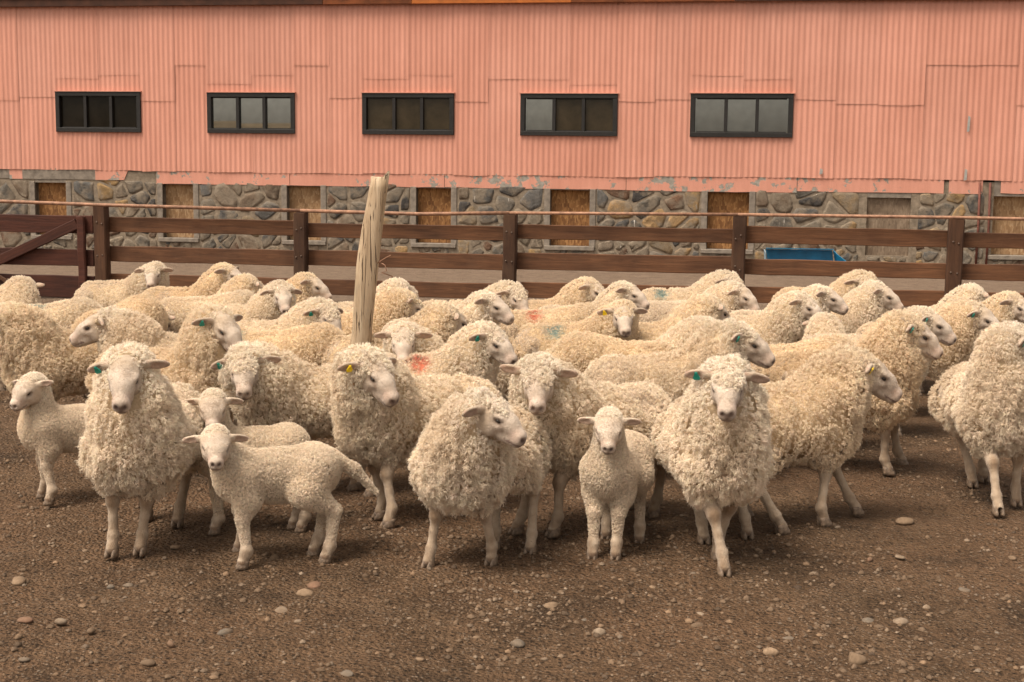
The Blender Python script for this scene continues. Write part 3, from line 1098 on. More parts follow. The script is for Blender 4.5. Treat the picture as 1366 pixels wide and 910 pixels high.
M['pink_sheet'] = mat_pink('pink_iron_paint', 0.80)
M['pink_band'] = mat_pink('pink_band_paint', 0.585)
M['zinc'] = mat_simple('bare_zinc', (0.30, 0.29, 0.27), 0.5, 0.5, 12, 0.25, 0.1)
PITCH_C = 0.092


def sheet_mesh(u0, u1, z0, z1, off):
    nu = max(4, int((u1 - u0) / PITCH_C * 8))
    us = np.linspace(u0, u1, nu + 1)
    zs = np.linspace(z0, z1, max(2, int((z1 - z0) / 0.35) + 1))
    UU, ZZ = np.meshgrid(us, zs, indexing='ij')
    p = np.stack([UU.ravel(), np.zeros(UU.size), ZZ.ravel()], 1)
    dent = 0.004 * vnoise(p, 2.2, 71) + 0.002 * vnoise(p, 7.0, 72)
    y = off - 0.0055 * np.sin(2 * PI * p[:, 0] / PITCH_C) + dent
    p[:, 1] = y
    bot = np.isclose(p[:, 2], z0)
    p[bot, 2] += 0.008 * vnoise(np.stack([p[bot, 0], p[bot, 0] * 0, p[bot, 0] * 0 + z0], 1), 3.0, 73)
    nz_ = len(zs)
    i_, j_ = np.meshgrid(np.arange(nu), np.arange(nz_ - 1), indexing='ij')
    a = (i_ * nz_ + j_).ravel()
    return mesh_np('sheet', p, np.stack([a, a + nz_, a + nz_ + 1, a + 1], 1), True)


WINS = [(-8.25, -6.65), (-5.42, -3.83), (-2.63, -1.03), (0.11, 1.74), (2.94, 4.60)]
cols = [-11.9, -11.2, -10.4, -9.7, -8.97, -8.25, -7.45, -6.65, -6.03, -5.42, -4.62, -3.83, -3.23, -2.63, -1.83, -1.03, -0.46, 0.11, 0.92, 1.74, 2.34, 2.94, 3.77, 4.60,
        5.25, 5.95, 6.63, 7.33, 8.05, 8.75, 9.5, 10.2, 10.9]
SHEET_BOT, EAVE = 1.415, 4.33
Z_WB, Z_WT = 2.09, 2.785
rs = random.Random(3)
for k_, (a, b) in enumerate(zip(cols[:-1], cols[1:])):
    inwin = any(w0 - 0.01 <= a and b <= w1 + 0.01 for w0, w1 in WINS)
    off = -0.006 * (k_ % 2)
    bot = SHEET_BOT + rs.uniform(-0.012, 0.012) + (0.03 if a > 2 else 0) + (-0.02 if a > 7.2 else 0)
    e0, e1 = a - 0.014, b + 0.014
    if inwin:
        s_ = rs.choice((2.93, 3.02, 3.08))
        rows = [(bot, Z_WB + 0.03, 0.0), (Z_WT - 0.02, s_ + 0.03, 0.0), (s_, EAVE, -0.005)]
    else:
        s_ = rs.choice((2.62, 2.70, 2.66, 3.25, 2.64, 3.02))
        rows = [(bot, s_ + 0.04, 0.0), (s_, EAVE, -0.008)]
    for z0, z1, dy in rows:
        e_ = rs.uniform(-0.004, 0.004)
        link('wall_sheet', sheet_mesh(e0 + e_, e1 + e_, z0, z1, -0.02 + off + dy), M['pink_sheet'], shed)
# a strip of unpainted zinc flashing down one seam, and a peeled lower edge
for (u0, u1, z0, z1) in ((7.315, 7.36, 1.43, 1.62), (7.325, 7.365, 2.20, 2.46), (5.05, 5.10, 1.50, 1.60)):
    bm = bmesh.new()
    vs = [bm.verts.new(p) for p in ((u0, -0.053, z0), (u1, -0.053, z0 + 0.012), (u1 + 0.005, -0.053, z1 - 0.02), (u0 + 0.012, -0.053, z1))]
    vs2 = [bm.verts.new((v.co.x, v.co.y + 0.003, v.co.z)) for v in vs]
    bm.faces.new(vs)
    bm.faces.new(vs2[::-1])
    for q_ in range(4):
        bm.faces.new((vs[q_], vs2[q_], vs2[(q_ + 1) % 4], vs[(q_ + 1) % 4]))
    link('zinc_flashing', bm_mesh('zinc_flashing', bm), M['zinc'], shed)

# hidden walls, floor and roof so that the shed is a closed building
M['timber_dark'] = mat_simple('dark_timber', (0.045, 0.026, 0.016), 0.8, 0.3, 14, 0.4)
bm = bmesh.new()
add_box(bm, -11.9, 10.9, 0.34, 0.40, 0.0, 4.33)
add_box(bm, -11.9, -11.8, 0.40, 8.0, 0.0, 4.33)
add_box(bm, 10.8, 10.9, 0.40, 8.0, 0.0, 4.33)
add_box(bm, -11.9, 10.9, 8.0, 8.1, 0.0, 4.33)
link('inner_wall', bm_mesh('inner_wall', bm), M['timber_dark'], shed)
bm = bmesh.new()
v4 = [bm.verts.new(p) for p in ((-12.2, -0.15, 4.405), (11.2, -0.15, 4.405), (11.2, 4.0, 5.9), (-12.2, 4.0, 5.9), (-12.2, 8.4, 4.36), (11.2, 8.4, 4.36))]
bm.faces.new((v4[0], v4[1], v4[2], v4[3]))
bm.faces.new((v4[3], v4[2], v4[5], v4[4]))
link('roof', bm_mesh('roof', bm), mat_simple('roof_red', (0.26, 0.06, 0.03), 0.6, 0.4, 3, 0.25), shed)
M['fascia'] = mat_simple('fascia_brown', (0.055, 0.020, 0.010), 0.7, 0.3, 6, 0.4)
M['fascia_blend'] = mat_simple('fascia_blend', (0.16, 0.045, 0.012), 0.7, 0.3, 6, 0.4)  # in-between tone stepping from dark brown to orange
M['fascia_orange'] = mat_simple('fascia_orange', (0.40, 0.11, 0.015), 0.6, 0.4, 6, 0.2)
for (u0, u1, mt) in ((-12.2, -3.3, 'fascia'), (-3.295, -1.75, 'fascia_blend'), (-1.745, 0.95, 'fascia_orange'), (0.955, 3.6, 'fascia_blend'), (3.605, 11.2, 'fascia')):
    bm = bmesh.new()
    add_box(bm, u0, u1, -0.125, -0.09, 4.262, 4.40)
    bevel_all(bm, 0.004)
    o = link('fascia_board', bm_mesh('fascia_board', bm), M[mt], shed)
    if mt == 'fascia_orange':
        o['label'] = 'orange stretch of the eave board'

# windows
M['frame'] = mat_simple('frame_black', (0.012, 0.010, 0.009), 0.55, 0.4, 20, 0.4, 0.2)


def mat_glass(name, refl, rough, body):
    m, nt, b = new_mat(name)
    g = NT(nt)
    nt.nodes.remove(b)
    co = g.coord('Object')
    n1 = g.noise(co, 3.0, 5, 0.7)
    df = g.n('ShaderNodeBsdfDiffuse')
    g.l(g.ramp(n1, [(0.3, tuple(c * 0.6 for c in body)), (0.7, tuple(c * 1.3 for c in body))]), df.inputs['Color'])
    gl = g.n('ShaderNodeBsdfGlossy')
    gl.inputs['Roughness'].default_value = rough
    gl.inputs['Color'].default_value = (0.93, 0.95, 0.93, 1)
    mx = g.n('ShaderNodeMixShader')
    g.l(g.math('MULTIPLY', g.ramp(g.noise(co, 7.0, 4), [(0.3, (0.8, 0.8, 0.8)), (0.7, (1, 1, 1))]), refl), mx.inputs[0])
    g.l(df.outputs[0], mx.inputs[1])
    g.l(gl.outputs[0], mx.inputs[2])
    g.l(mx.outputs[0], nt.nodes['Material Output'].inputs['Surface'])
    return m


M['glass'] = mat_glass('window_glass', 0.40, 0.015, (0.020, 0.016, 0.011))
M['glass_dark_refl'] = mat_glass('dark_refl_glass', 0.035, 0.10, (0.040, 0.029, 0.017))  # brown body and weak gloss stand in for a dark reflection
M['glass_dark'] = mat_glass('dark_glass', 0.02, 0.06, (0.013, 0.010, 0.007))
pane_kind = [('glass_dark',) * 3, ('glass',) * 3, ('glass_dark_refl',) * 3, ('glass', 'glass_dark_refl', 'glass_dark_refl'), ('glass',) * 3]
for w_i, (u0, u1) in enumerate(WINS):
    win = empty('window', ((u0 + u1) / 2, 0, 0), 0, shed)
    hw = (u1 - u0) / 2
    FR = 0.075
    zb, zt = Z_WB, Z_WT + (0.01 if w_i in (0, 4) else 0)
    for (x0, x1, z0, z1, y0) in ((-hw, hw, zt - FR, zt, -0.062), (-hw, hw, zb, zb + FR, -0.062), (-hw, -hw + FR, zb + FR, zt - FR, -0.060), (hw - FR, hw, zb + FR, zt - FR, -0.060)):
        bm = bmesh.new()
        add_box(bm, x0, x1, y0, 0.05, z0, z1)
        bevel_all(bm, 0.004)
        link('frame', bm_mesh('frame', bm), M['frame'], win)
    third = (2 * hw - 2 * FR) / 3
    for k_ in (1, 2):
        bm = bmesh.new()
        x = -hw + FR + k_ * third
        add_box(bm, x - 0.028, x + 0.028, -0.054, 0.045, zb + FR, zt - FR)
        bevel_all(bm, 0.004)
        link('mullion', bm_mesh('mullion', bm), M['frame'], win)
    for k_ in range(3):
        x0 = -hw + FR + k_ * third
        bm = bmesh.new()
        add_box(bm, x0 + 0.004, x0 + third - 0.004, 0.004, 0.010, zb + FR - 0.01, zt - FR + 0.01)
        o = link('pane', bm_mesh('pane', bm), M[pane_kind[w_i][k_]], win)
        o.rotation_euler = (R_(rs.uniform(-0.12, 0.12)), 0, R_(rs.uniform(-0.15, 0.15)))
        # sash bead round each pane
        bm = bmesh.new()
        for (xa, xb, za, zb_) in ((x0 + 0.03, x0 + third - 0.03, zb + FR, zb + FR + 0.018), (x0 + 0.03, x0 + third - 0.03, zt - FR - 0.018, zt - FR)):
            add_box(bm, xa, xb, -0.02, 0.003, za, zb_)
        link('sash_bead', bm_mesh('sash_bead', bm), M['frame'], win)
    bm = bmesh.new()
    add_box(bm, -hw - 0.02, hw + 0.02, -0.075, -0.01, zt + 0.002, zt + 0.016)
    link('drip_flashing', bm_mesh('drip_flashing', bm), M['pink_sheet'], win)

# painted band under the iron
band = [(-11.9, -9.2, 0), (-9.2, -8.95, 1), (-8.95, -7.55, 0), (-7.55, -6.92, 2), (-6.40, -3.95, 1), (-3.94, -1.2, 1), (-1.19, 1.9, 1), (1.91, 4.7, 1), (4.71, 7.02, 1), (7.10, 7.62, 1), (7.9, 10.9, 1)]
M['cement'] = mat_simple('grey_cement', (0.205, 0.172, 0.142), 0.95, 0.15, 9, 0.3, 0.5)
for (u0, u1, kk) in band:
    bm = bmesh.new()
    z0 = 1.20 + rs.uniform(-0.006, 0.006) + (0.05 if u0 < -6.9 else 0) + (0.03 if u0 > 4 else 0)
    n = max(2, int((u1 - u0) / 0.25))
    ring = []
    for i_ in range(n + 1):
        u = u0 + (u1 - u0) * i_ / n
        zt_ = 1.447
        zl = z0 + rs.uniform(-0.006, 0.006)
        ush = u - 0.09 if (kk == 2 and i_ == n) else u
        ring.append([bm.verts.new(p) for p in ((ush, -0.010, zl), (u, -0.012, zt_), (u, 0.06, zt_), (ush, 0.06, zl))])
    for i_ in range(n):
        for q_ in range(4):
            bm.faces.new((ring[i_][q_], ring[i_ + 1][q_], ring[i_ + 1][(q_ + 1) % 4], ring[i_][(q_ + 1) % 4]))
    bm.faces.new(ring[0])
    bm.faces.new(ring[-1][::-1])
    link('plinth_band', bm_mesh('plinth_band', bm), M['cement'] if kk == 0 else M['pink_band'], shed)

# rubble base: mortar bed, openings with jambs, sills and boards, and every stone
M['mortar'] = mat_simple('lime_mortar', (0.205, 0.163, 0.122), 0.97, 0.1, 11, 0.35, 0.7)


def mat_stone():
    m, nt, b = new_mat('rubble_stone')
    g = NT(nt)
    geo = g.n('ShaderNodeNewGeometry')
    pos = geo.outputs['Position']
    oi = g.n('ShaderNodeObjectInfo')
    n1 = g.noise(pos, 7.0, 6, 0.65, 0.4)
    n2 = g.noise(pos, 34.0, 5, 0.7)
    col = g.mix(1.0, oi.outputs['Color'], g.ramp(n1, [(0.28, (0.55, 0.53, 0.50)), (0.5, (1, 1, 1)), (0.75, (1.45, 1.38, 1.28))]), 'MULTIPLY')
    col = g.mix(1.0, col, g.ramp(n2, [(0.3, (0.75, 0.75, 0.75)), (0.7, (1.15, 1.15, 1.15))]), 'MULTIPLY')
    n5 = g.noise(pos, 4.0, 5, 0.6)
    col = g.mix(g.ramp(n5, [(0.44, (0, 0, 0)), (0.60, (0.88, 0.88, 0.88))]), col, (0.20, 0.16, 0.12))
    # lime drips
    mp = g.n('ShaderNodeMapping')
    mp.inputs['Scale'].default_value = (22, 22, 2.2)
    g.l(pos, mp.inputs['Vector'])
    dr = g.noise(mp.outputs['Vector'], 1.0, 2, 0.5)
    col = g.mix(g.ramp(dr, [(0.735, (0, 0, 0)), (0.76, (0.75, 0.75, 0.75))]), col, (0.52, 0.47, 0.42))
    g.l(col, b.inputs['Base Color'])
    b.inputs['Roughness'].default_value = 0.9
    b.inputs['Specular IOR Level'].default_value = 0.2
    g.l(g.bump(g.math('ADD', n1, g.math('MULTIPLY', n2, 0.4)), 0.7, 0.03), b.inputs['Normal'])
    return m


def mat_osb(name, a, b_, c):
    m, nt, b = new_mat(name)
    g = NT(nt)
    co = g.coord('Object')
    v = g.n('ShaderNodeTexVoronoi')
    v.inputs['Scale'].default_value = 26
    mp = g.n('ShaderNodeMapping')
    mp.inputs['Scale'].default_value = (1.6, 1, 0.6)
    g.l(co, mp.inputs['Vector'])
    g.l(mp.outputs['Vector'], v.inputs['Vector'])
    sc = g.n('ShaderNodeSeparateColor')
    g.l(v.outputs['Color'], sc.inputs['Color'])
    col = g.ramp(sc.outputs['Green'], [(0.0, a), (0.5, b_), (1.0, c)])
    n1 = g.noise(co, 3.0, 4)
    col = g.mix(1.0, col, g.ramp(n1, [(0.3, (0.55, 0.5, 0.45)), (0.65, (1.1, 1.1, 1.1))]), 'MULTIPLY')
    g.l(col, b.inputs['Base Color'])
    b.inputs['Roughness'].default_value = 0.85
    return m


M['stone'] = mat_stone()
M['osb'] = mat_osb('strand_board', (0.16, 0.065, 0.017), (0.28, 0.130, 0.042), (0.38, 0.20, 0.075))
M['osb_pale'] = mat_osb('strand_board_pale', (0.25, 0.14, 0.065), (0.35, 0.215, 0.11), (0.42, 0.285, 0.165))
M['board_grey'] = mat_osb('weathered_board', (0.15, 0.105, 0.07), (0.20, 0.145, 0.10), (0.25, 0.185, 0.13))
OPEN = [(-8.72, -8.12, 'osb'), (-6.29, -5.72, 'osb_pale'), (-4.00, -3.39, 'osb_pale'), (-1.69, -1.08, 'osb'), (0.63, 1.30, 'osb'), (3.26, 3.94, 'osb'), (5.83, 6.52, 'board_grey'), (7.80, 8.58, 'osb_pale')]
SILL = 0.26
BASE_T = 1.25
edges = [-11.9] + [v for o_ in OPEN for v in o_[:2]] + [10.9]
bm_list = []
regions = []
for a, b in zip(edges[0::2], edges[1::2]):
    bm = bmesh.new()
    add_box(bm, a, b, 0.0, 0.33, -0.05, BASE_T + 0.16)
    link('mortar_bed', bm_mesh('mortar_bed', bm), M['mortar'], shed)
    regions.append((a, b, 0.0, BASE_T + (0.15 if -7.2 < a < -6.3 or (a < -8 and b > -8.2 and b < -6.3) else 0.0), True))
for k_, (a, b, bk) in enumerate(OPEN):
    bm = bmesh.new()
    add_box(bm, a + 0.001, b - 0.001, 0.003, 0.33, -0.05, SILL - 0.06)
    link('mortar_bed', bm_mesh('mortar_bed', bm), M['mortar'], shed)
    regions.append((a, b, 0.0, SILL - 0.07, False))
    hatch = empty('boarded_hatch', ((a + b) / 2, 0, 0), 0, shed)
    w_ = (b - a) / 2
    bm = bmesh.new()
    add_box(bm, -w_ + 0.002, w_ - 0.002, 0.13 if k_ != 6 else 0.06, 0.15, SILL - 0.01 - (0.07 if k_ == 6 else 0), 1.24)
    link('board', bm_mesh('board', bm), M[bk], hatch)
    if k_ != 6:
        for sx in (-1, 1):
            if k_ == 7 and sx < 0:
                continue
            bm = bmesh.new()
            add_box(bm, min(sx * w_, sx * (w_ + 0.10)), max(sx * w_, sx * (w_ + 0.10)), -0.016, 0.12, SILL - 0.03, 1.21)
            bevel_all(bm, 0.006)
            link('jamb', bm_mesh('jamb', bm), M['cement'], hatch)
        bm = bmesh.new()
        add_box(bm, -w_ - 0.09, w_ + 0.09, -0.035, 0.12, SILL - 0.085, SILL - 0.012)
        bevel_all(bm, 0.008)
        link('sill', bm_mesh('sill', bm), M['cement'], hatch)
    bm = bmesh.new()
    add_box(bm, -w_ + 0.002, w_ - 0.002, 0.002, 0.33, 1.19 if k_ != 6 else 1.14, 1.43)
    link('lintel', bm_mesh('lintel', bm), M['cement'], hatch)

STONE_COL = [(0.105, 0.098, 0.092), (0.080, 0.074, 0.070), (0.125, 0.110, 0.094), (0.145, 0.105, 0.075), (0.120, 0.072, 0.048), (0.165, 0.130, 0.098), (0.115, 0.100, 0.084),
             (0.062, 0.056, 0.053), (0.185, 0.150, 0.113)]
STONE_TAN = [(0.27, 0.175, 0.085), (0.24, 0.155, 0.080), (0.22, 0.16, 0.10)]


def clip_half(poly, nx, ny, c):
    out = []
    for i_ in range(len(poly)):
        p, q_ = poly[i_], poly[(i_ + 1) % len(poly)]
        dp, dq = p[0] * nx + p[1] * ny - c, q_[0] * nx + q_[1] * ny - c
        if dp <= 0:
            out.append(p)
        if (dp < 0) != (dq < 0):
            t = dp / (dp - dq)
            out.append((p[0] + t * (q_[0] - p[0]), p[1] + t * (q_[1] - p[1])))
    return out


rs = random.Random(11)
n_stone = 0
for (a, b, z0, z1, big) in regions:
    jam = 0.11 if big else 0.02
    a2, b2 = a + jam, b - jam
    if a2 < -11:
        a2 = -11.9
    pts = []
    area = (b2 - a2) * (z1 - z0)
    dmin = 0.222 if big else 0.15
    inview = a > -10.2 and b < 9.2
    if not inview:
        dmin = 0.33
    for _ in range(1200):
        p = (rs.uniform(a2, b2), rs.uniform(z0, z1))
        r_ = dmin * (1.0 + 0.45 * math.sin(p[0] * 5.3 + 4.1 * p[1]) + (0.18 if p[1] > 0.5 else -0.05))
        if all(((p[0] - q_[0]) / 1.30) ** 2 + ((p[1] - q_[1]) / 0.92) ** 2 > r_ ** 2 for q_ in pts):
            pts.append(p)
    for i_, p in enumerate(pts):
        poly = [(a2, z0), (b2, z0), (b2, z1), (a2, z1)]
        for j_, q_ in enumerate(pts):
            if j_ == i_ or abs(q_[0] - p[0]) > 1.2:
                continue
            nx, ny = q_[0] - p[0], q_[1] - p[1]
            c = nx * (p[0] + q_[0]) / 2 + ny * (p[1] + q_[1]) / 2
            poly = clip_half(poly, nx, ny, c)
            if len(poly) < 3:
                break
        if len(poly) < 3:
            continue
        cxp = sum(v[0] for v in poly) / len(poly)
        czp = sum(v[1] for v in poly) / len(poly)
        ext = max(math.hypot(v[0] - cxp, v[1] - czp) for v in poly)
        if ext < 0.06:
            continue
        gap = rs.uniform(0.004, 0.022)
        poly2 = []
        for v in poly:
            L_ = math.hypot(v[0] - cxp, v[1] - czp) + 1e-6
            k = max(0.3, (L_ - gap * 1.25) / L_) * rs.uniform(0.86, 1.02)
            poly2.append((cxp + (v[0] - cxp) * k, czp + (v[1] - czp) * k))
        # round the corners
        rp = []
        for v, w in zip(poly2, poly2[1:] + poly2[:1]):
            j1, j2, j3, j4 = (rs.uniform(-0.012, 0.012) for _ in range(4))
            rp.append((0.85 * v[0] + 0.15 * w[0] + j1, 0.85 * v[1] + 0.15 * w[1] + j2))
            rp.append((0.15 * v[0] + 0.85 * w[0] + j3, 0.15 * v[1] + 0.85 * w[1] + j4))
        bm = bmesh.new()
        hgt = rs.uniform(0.003, 0.018)
        r0 = [bm.verts.new((v[0] - cxp, 0.02, v[1] - czp)) for v in rp]
        r1 = [bm.verts.new(((v[0] - cxp) * 0.95, -hgt * 0.6 + rs.uniform(-0.004, 0.004), (v[1] - czp) * 0.95)) for v in rp]
        r2 = [bm.verts.new(((v[0] - cxp) * 0.66, -hgt + rs.uniform(-0.007, 0.007), (v[1] - czp) * 0.66)) for v in rp]
        ct = bm.verts.new((rs.uniform(-0.01, 0.01), -hgt * 1.05 + rs.uniform(-0.006, 0.006), 0))
        n = len(rp)
        for i2 in range(n):
            k2 = (i2 + 1) % n
            bm.faces.new((r0[i2], r0[k2], r1[k2], r1[i2]))
            bm.faces.new((r1[i2], r1[k2], r2[k2], r2[i2]))
            bm.faces.new((r2[i2], r2[k2], ct))
        o = link('stone', bm_mesh('stone', bm, True), M['stone'], shed, (cxp, 0, czp))
        tan_w = 0.30 if 1.4 < cxp < 3.2 or 5.0 < cxp < 7.4 else 0.07
        cc = rs.choice(STONE_TAN) if rs.random() < tan_w else rs.choice(STONE_COL)
        kf = rs.uniform(0.8, 1.2)
        o.color = (*[c * kf for c in cc], 1)
        n_stone += 1

# pipes down the wall at the right
M['pipe_red'] = mat_simple('rusty_red_paint', (0.13, 0.045, 0.032), 0.7, 0.3, 12, 0.3)


def tube_mesh(name, pts, r, sides=8):
    pts = [Vector(p) for p in pts]
    bm = bmesh.new()
    rings = []
    for i_, p in enumerate(pts):
        t = (pts[min(i_ + 1, len(pts) - 1)] - pts[max(i_ - 1, 0)]).normalized()
        s = t.cross(Vector((0.1, 0.2, 1)) if abs(t.z) < 0.9 else Vector((1, 0, 0))).normalized()
        u = t.cross(s)
        rings.append([bm.verts.new(p + r * (math.cos(2 * PI * j / sides) * s + math.sin(2 * PI * j / sides) * u)) for j in range(sides)])
    for A_, B_ in zip(rings[:-1], rings[1:]):
        for j in range(sides):
            bm.faces.new((A_[j], A_[(j + 1) % sides], B_[(j + 1) % sides], B_[j]))
    bm.faces.new(rings[0][::-1])
    bm.faces.new(rings[-1])
    return bm_mesh(name, bm, True)


for u_ in (7.57, 7.73):
    link('pipe', tube_mesh('pipe', [(u_, -0.035, 0.02), (u_ + 0.01, -0.035, 0.7), (u_, -0.035, 1.40)], 0.019), M['pipe_red'], shed)

# ------------------------------------------------------------------ fence
def mat_wood(name, lo_, hi_, grain=(2.2, 30, 30), weather=(0, 0, 0), wamt=0.0):
    m, nt, b = new_mat(name)
    g = NT(nt)
    mp = g.n('ShaderNodeMapping')
    mp.inputs['Scale'].default_value = grain
    oi = g.n('ShaderNodeObjectInfo')
    tc = g.n('ShaderNodeTexCoord')
    va = g.n('ShaderNodeVectorMath', operation='ADD')
    cmb = g.n('ShaderNodeCombineXYZ')
    g.l(g.math('MULTIPLY', oi.outputs['Random'], 37.0), cmb.inputs[0])
    g.l(g.math('MULTIPLY', oi.outputs['Random'], 11.0), cmb.inputs[2])
    g.l(tc.outputs['Object'], va.inputs[0])
    g.l(cmb.outputs[0], va.inputs[1])
    g.l(va.outputs[0], mp.inputs['Vector'])
    n1 = g.noise(mp.outputs['Vector'], 1.0, 6, 0.65, 0.8)
    col = g.ramp(n1, [(0.28, lo_), (0.55, tuple((x + y) / 2 for x, y in zip(lo_, hi_))), (0.78, hi_)])
    n2 = g.noise(va.outputs[0], 1.7, 4)
    col = g.mix(1.0, col, g.ramp(n2, [(0.3, (0.72, 0.70, 0.70)), (0.7, (1.18, 1.15, 1.1))]), 'MULTIPLY')
    col = g.mix(1.0, col, g.ramp(oi.outputs['Random'], [(0.0, (0.80, 0.78, 0.76)), (1.0, (1.12, 1.1, 1.06))]), 'MULTIPLY')
    if wamt:
        col = g.mix(g.ramp(g.noise(va.outputs[0], 4.0, 5), [(0.5, (0, 0, 0)), (0.7, (wamt,) * 3)]), col, weather)
    g.l(col, b.inputs['Base Color'])
    b.inputs['Roughness'].default_value = 0.72
    b.inputs['Specular IOR Level'].default_value = 0.3
    g.l(g.bump(n1, 0.5, 0.008), b.inputs['Normal'])
    return m


M['board'] = mat_wood('brown_stained_board', (0.070, 0.030, 0.014), (0.185, 0.084, 0.041), (2.0, 20, 26), (0.17, 0.095, 0.055), 0.16)
M['post'] = mat_wood('brown_stained_post', (0.038, 0.017, 0.009), (0.10, 0.046, 0.023), (26, 26, 2.2), (0.15, 0.09, 0.055), 0.18)
M['gate_wood'] = mat_wood('dark_red_board', (0.034, 0.010, 0.006), (0.095, 0.030, 0.017), (2.0, 20, 26))
M['rust'] = mat_simple('rusty_steel', (0.27, 0.14, 0.085), 0.7, 0.4, 18, 0.4, 0.2)
M['bolt'] = mat_simple('bolt_steel', (0.10, 0.065, 0.045), 0.5, 0.5, 40, 0.3)


def plank(name, p0, p1, w, t, mat, parent, rough=0.004, nseg=8):
    """a sawn board from p0 to p1 (local points), w high, t thick, edges a little wavy"""
    p0, p1 = Vector(p0), Vector(p1)
    ax = (p1 - p0)
    L_ = ax.length
    bm = bmesh.new()
    rings = []
    for i_ in range(nseg + 1):
        x = -L_ / 2 + L_ * i_ / nseg
        e0, e1 = rs.uniform(-rough, rough), rs.uniform(-rough, rough)
        bow = rs.uniform(-0.002, 0.002)
        c = 0.006
        prof = [(-t / 2 + c, -w / 2 + e0), (t / 2 - c, -w / 2 + e0), (t / 2, -w / 2 + c + e0), (t / 2, w / 2 - c + e1), (t / 2 - c, w / 2 + e1), (-t / 2 + c, w / 2 + e1), (-t / 2, w / 2 - c + e1), (-t / 2, -w / 2 + c + e0)]
        rings.append([bm.verts.new((x, y + bow, z)) for y, z in prof])
    for A_, B_ in zip(rings[:-1], rings[1:]):
        for j in range(8):
            bm.faces.new((A_[j], A_[(j + 1) % 8], B_[(j + 1) % 8], B_[j]))
    bm.faces.new(rings[0][::-1])
    bm.faces.new(rings[-1])
    bmesh.ops.recalc_face_normals(bm, faces=bm.faces)
    o = link(name, bm_mesh(name, bm), mat, parent, (p0 + p1) / 2)
    o.rotation_euler = (0, -math.atan2(ax.z, math.hypot(ax.x, ax.y)), math.atan2(ax.y, ax.x))
    return o


def square_post(name, u, y, w, d, h, mat, parent, lean=0.0):
    bm = bmesh.new()
    rings = []
    for i_ in range(7):
        z = -0.25 + (h + 0.25) * i_ / 6
        jx, jy = rs.uniform(-0.004, 0.004), rs.uniform(-0.004, 0.004)
        c = 0.014
        prof = [(-w / 2 + c, -d / 2), (w / 2 - c, -d / 2), (w / 2, -d / 2 + c), (w / 2, d / 2 - c), (w / 2 - c, d / 2), (-w / 2 + c, d / 2), (-w / 2, d / 2 - c), (-w / 2, -d / 2 + c)]
        rings.append([bm.verts.new((px + jx + lean * z, py + jy, z + (rs.uniform(-0.006, 0.006) if i_ == 6 else 0))) for px, py in prof])
    for A_, B_ in zip(rings[:-1], rings[1:]):
        for j in range(8):
            bm.faces.new((A_[j], A_[(j + 1) % 8], B_[(j + 1) % 8], B_[j]))
    bm.faces.new(rings[0][::-1])
    bm.faces.new(rings[-1])
    return link(name, bm_mesh(name, bm), mat, parent, (u, y, 0))


bm = bmesh.new()
bmesh.ops.create_icosphere(bm, subdivisions=1, radius=0.011)
for v in bm.verts:
    v.co.y *= 0.6
BOLT_ME = bm_mesh('bolt', bm, True)

fence = empty('fence', (0, FENCE_Y, 0), WALL_RZ)
tag(fence, 'brown three board timber fence on square posts between the flock and the shed', 'fence')
posts = [-9.4, -7.25, -4.92, -2.48, -0.035, 2.50, 4.78, 7.15, 9.5]
heights = [1.10, 1.10, 1.105, 1.075, 1.095, 1.12, 1.13, 1.12, 1.1]
bays = [((0.98, 0.81), (0.64, 0.46), (0.31, 0.11)), None, ((0.981, 0.806), (0.640, 0.455), (0.314, 0.112)), ((0.960, 0.797), (0.644, 0.464), (0.309, 0.128)),
        ((0.980, 0.822), (0.672, 0.481), (0.338, 0.162)), ((1.009, 0.823), (0.653, 0.482), (0.352, 0.172)), ((0.985, 0.824), (0.656, 0.481), (0.353, 0.184)),
        ((0.985, 0.824), (0.656, 0.481), (0.353, 0.184))]
for k_, (u, h) in enumerate(zip(posts, heights)):
    square_post('post', u, -0.02, 0.15 + rs.uniform(-0.01, 0.01), 0.13, h, M['post'], fence, lean=rs.uniform(-0.012, 0.012) + (0.02 if k_ == 5 else 0))
    for zb_ in ((0.90, 0.56, 0.24) if k_ not in (0, 1, 8) else ()):
        for dx in (-0.03, 0.032):
            link('bolt', BOLT_ME, M['bolt'], fence, (u + dx + rs.uniform(-0.006, 0.006), -0.089, zb_ + rs.uniform(-0.03, 0.03)))
for k_, bay in enumerate(bays):
    if not bay:
        continue
    for (zt_, zb_) in bay:
        e = rs.uniform(-0.008, 0.008)
        plank('board', (posts[k_] + 0.004, 0.068, (zt_ + zb_) / 2 + e), (posts[k_ + 1] - 0.004, 0.068, (zt_ + zb_) / 2 - e * 0.5), zt_ - zb_, 0.042, M['board'], fence)
rail = [(-9.5, 1.15), (-7.25, 1.155), (-6.18, 1.149), (-4.95, 1.126), (-2.48, 1.100), (-1.07, 1.085), (-0.04, 1.115), (2.49, 1.140), (4.75, 1.148), (5.44, 1.145), (7.15, 1.14), (9.5, 1.12)]
segs = [rail[0:5], rail[4:7], rail[6:8], rail[7:12]]
for k_, sg in enumerate(segs):
    link('top_rail', tube_mesh('top_rail', [(u, -0.10 if 0 else -0.02, z + 0.0) for u, z in sg], 0.021 if k_ in (0, 1) else 0.018), M['rust'], fence)

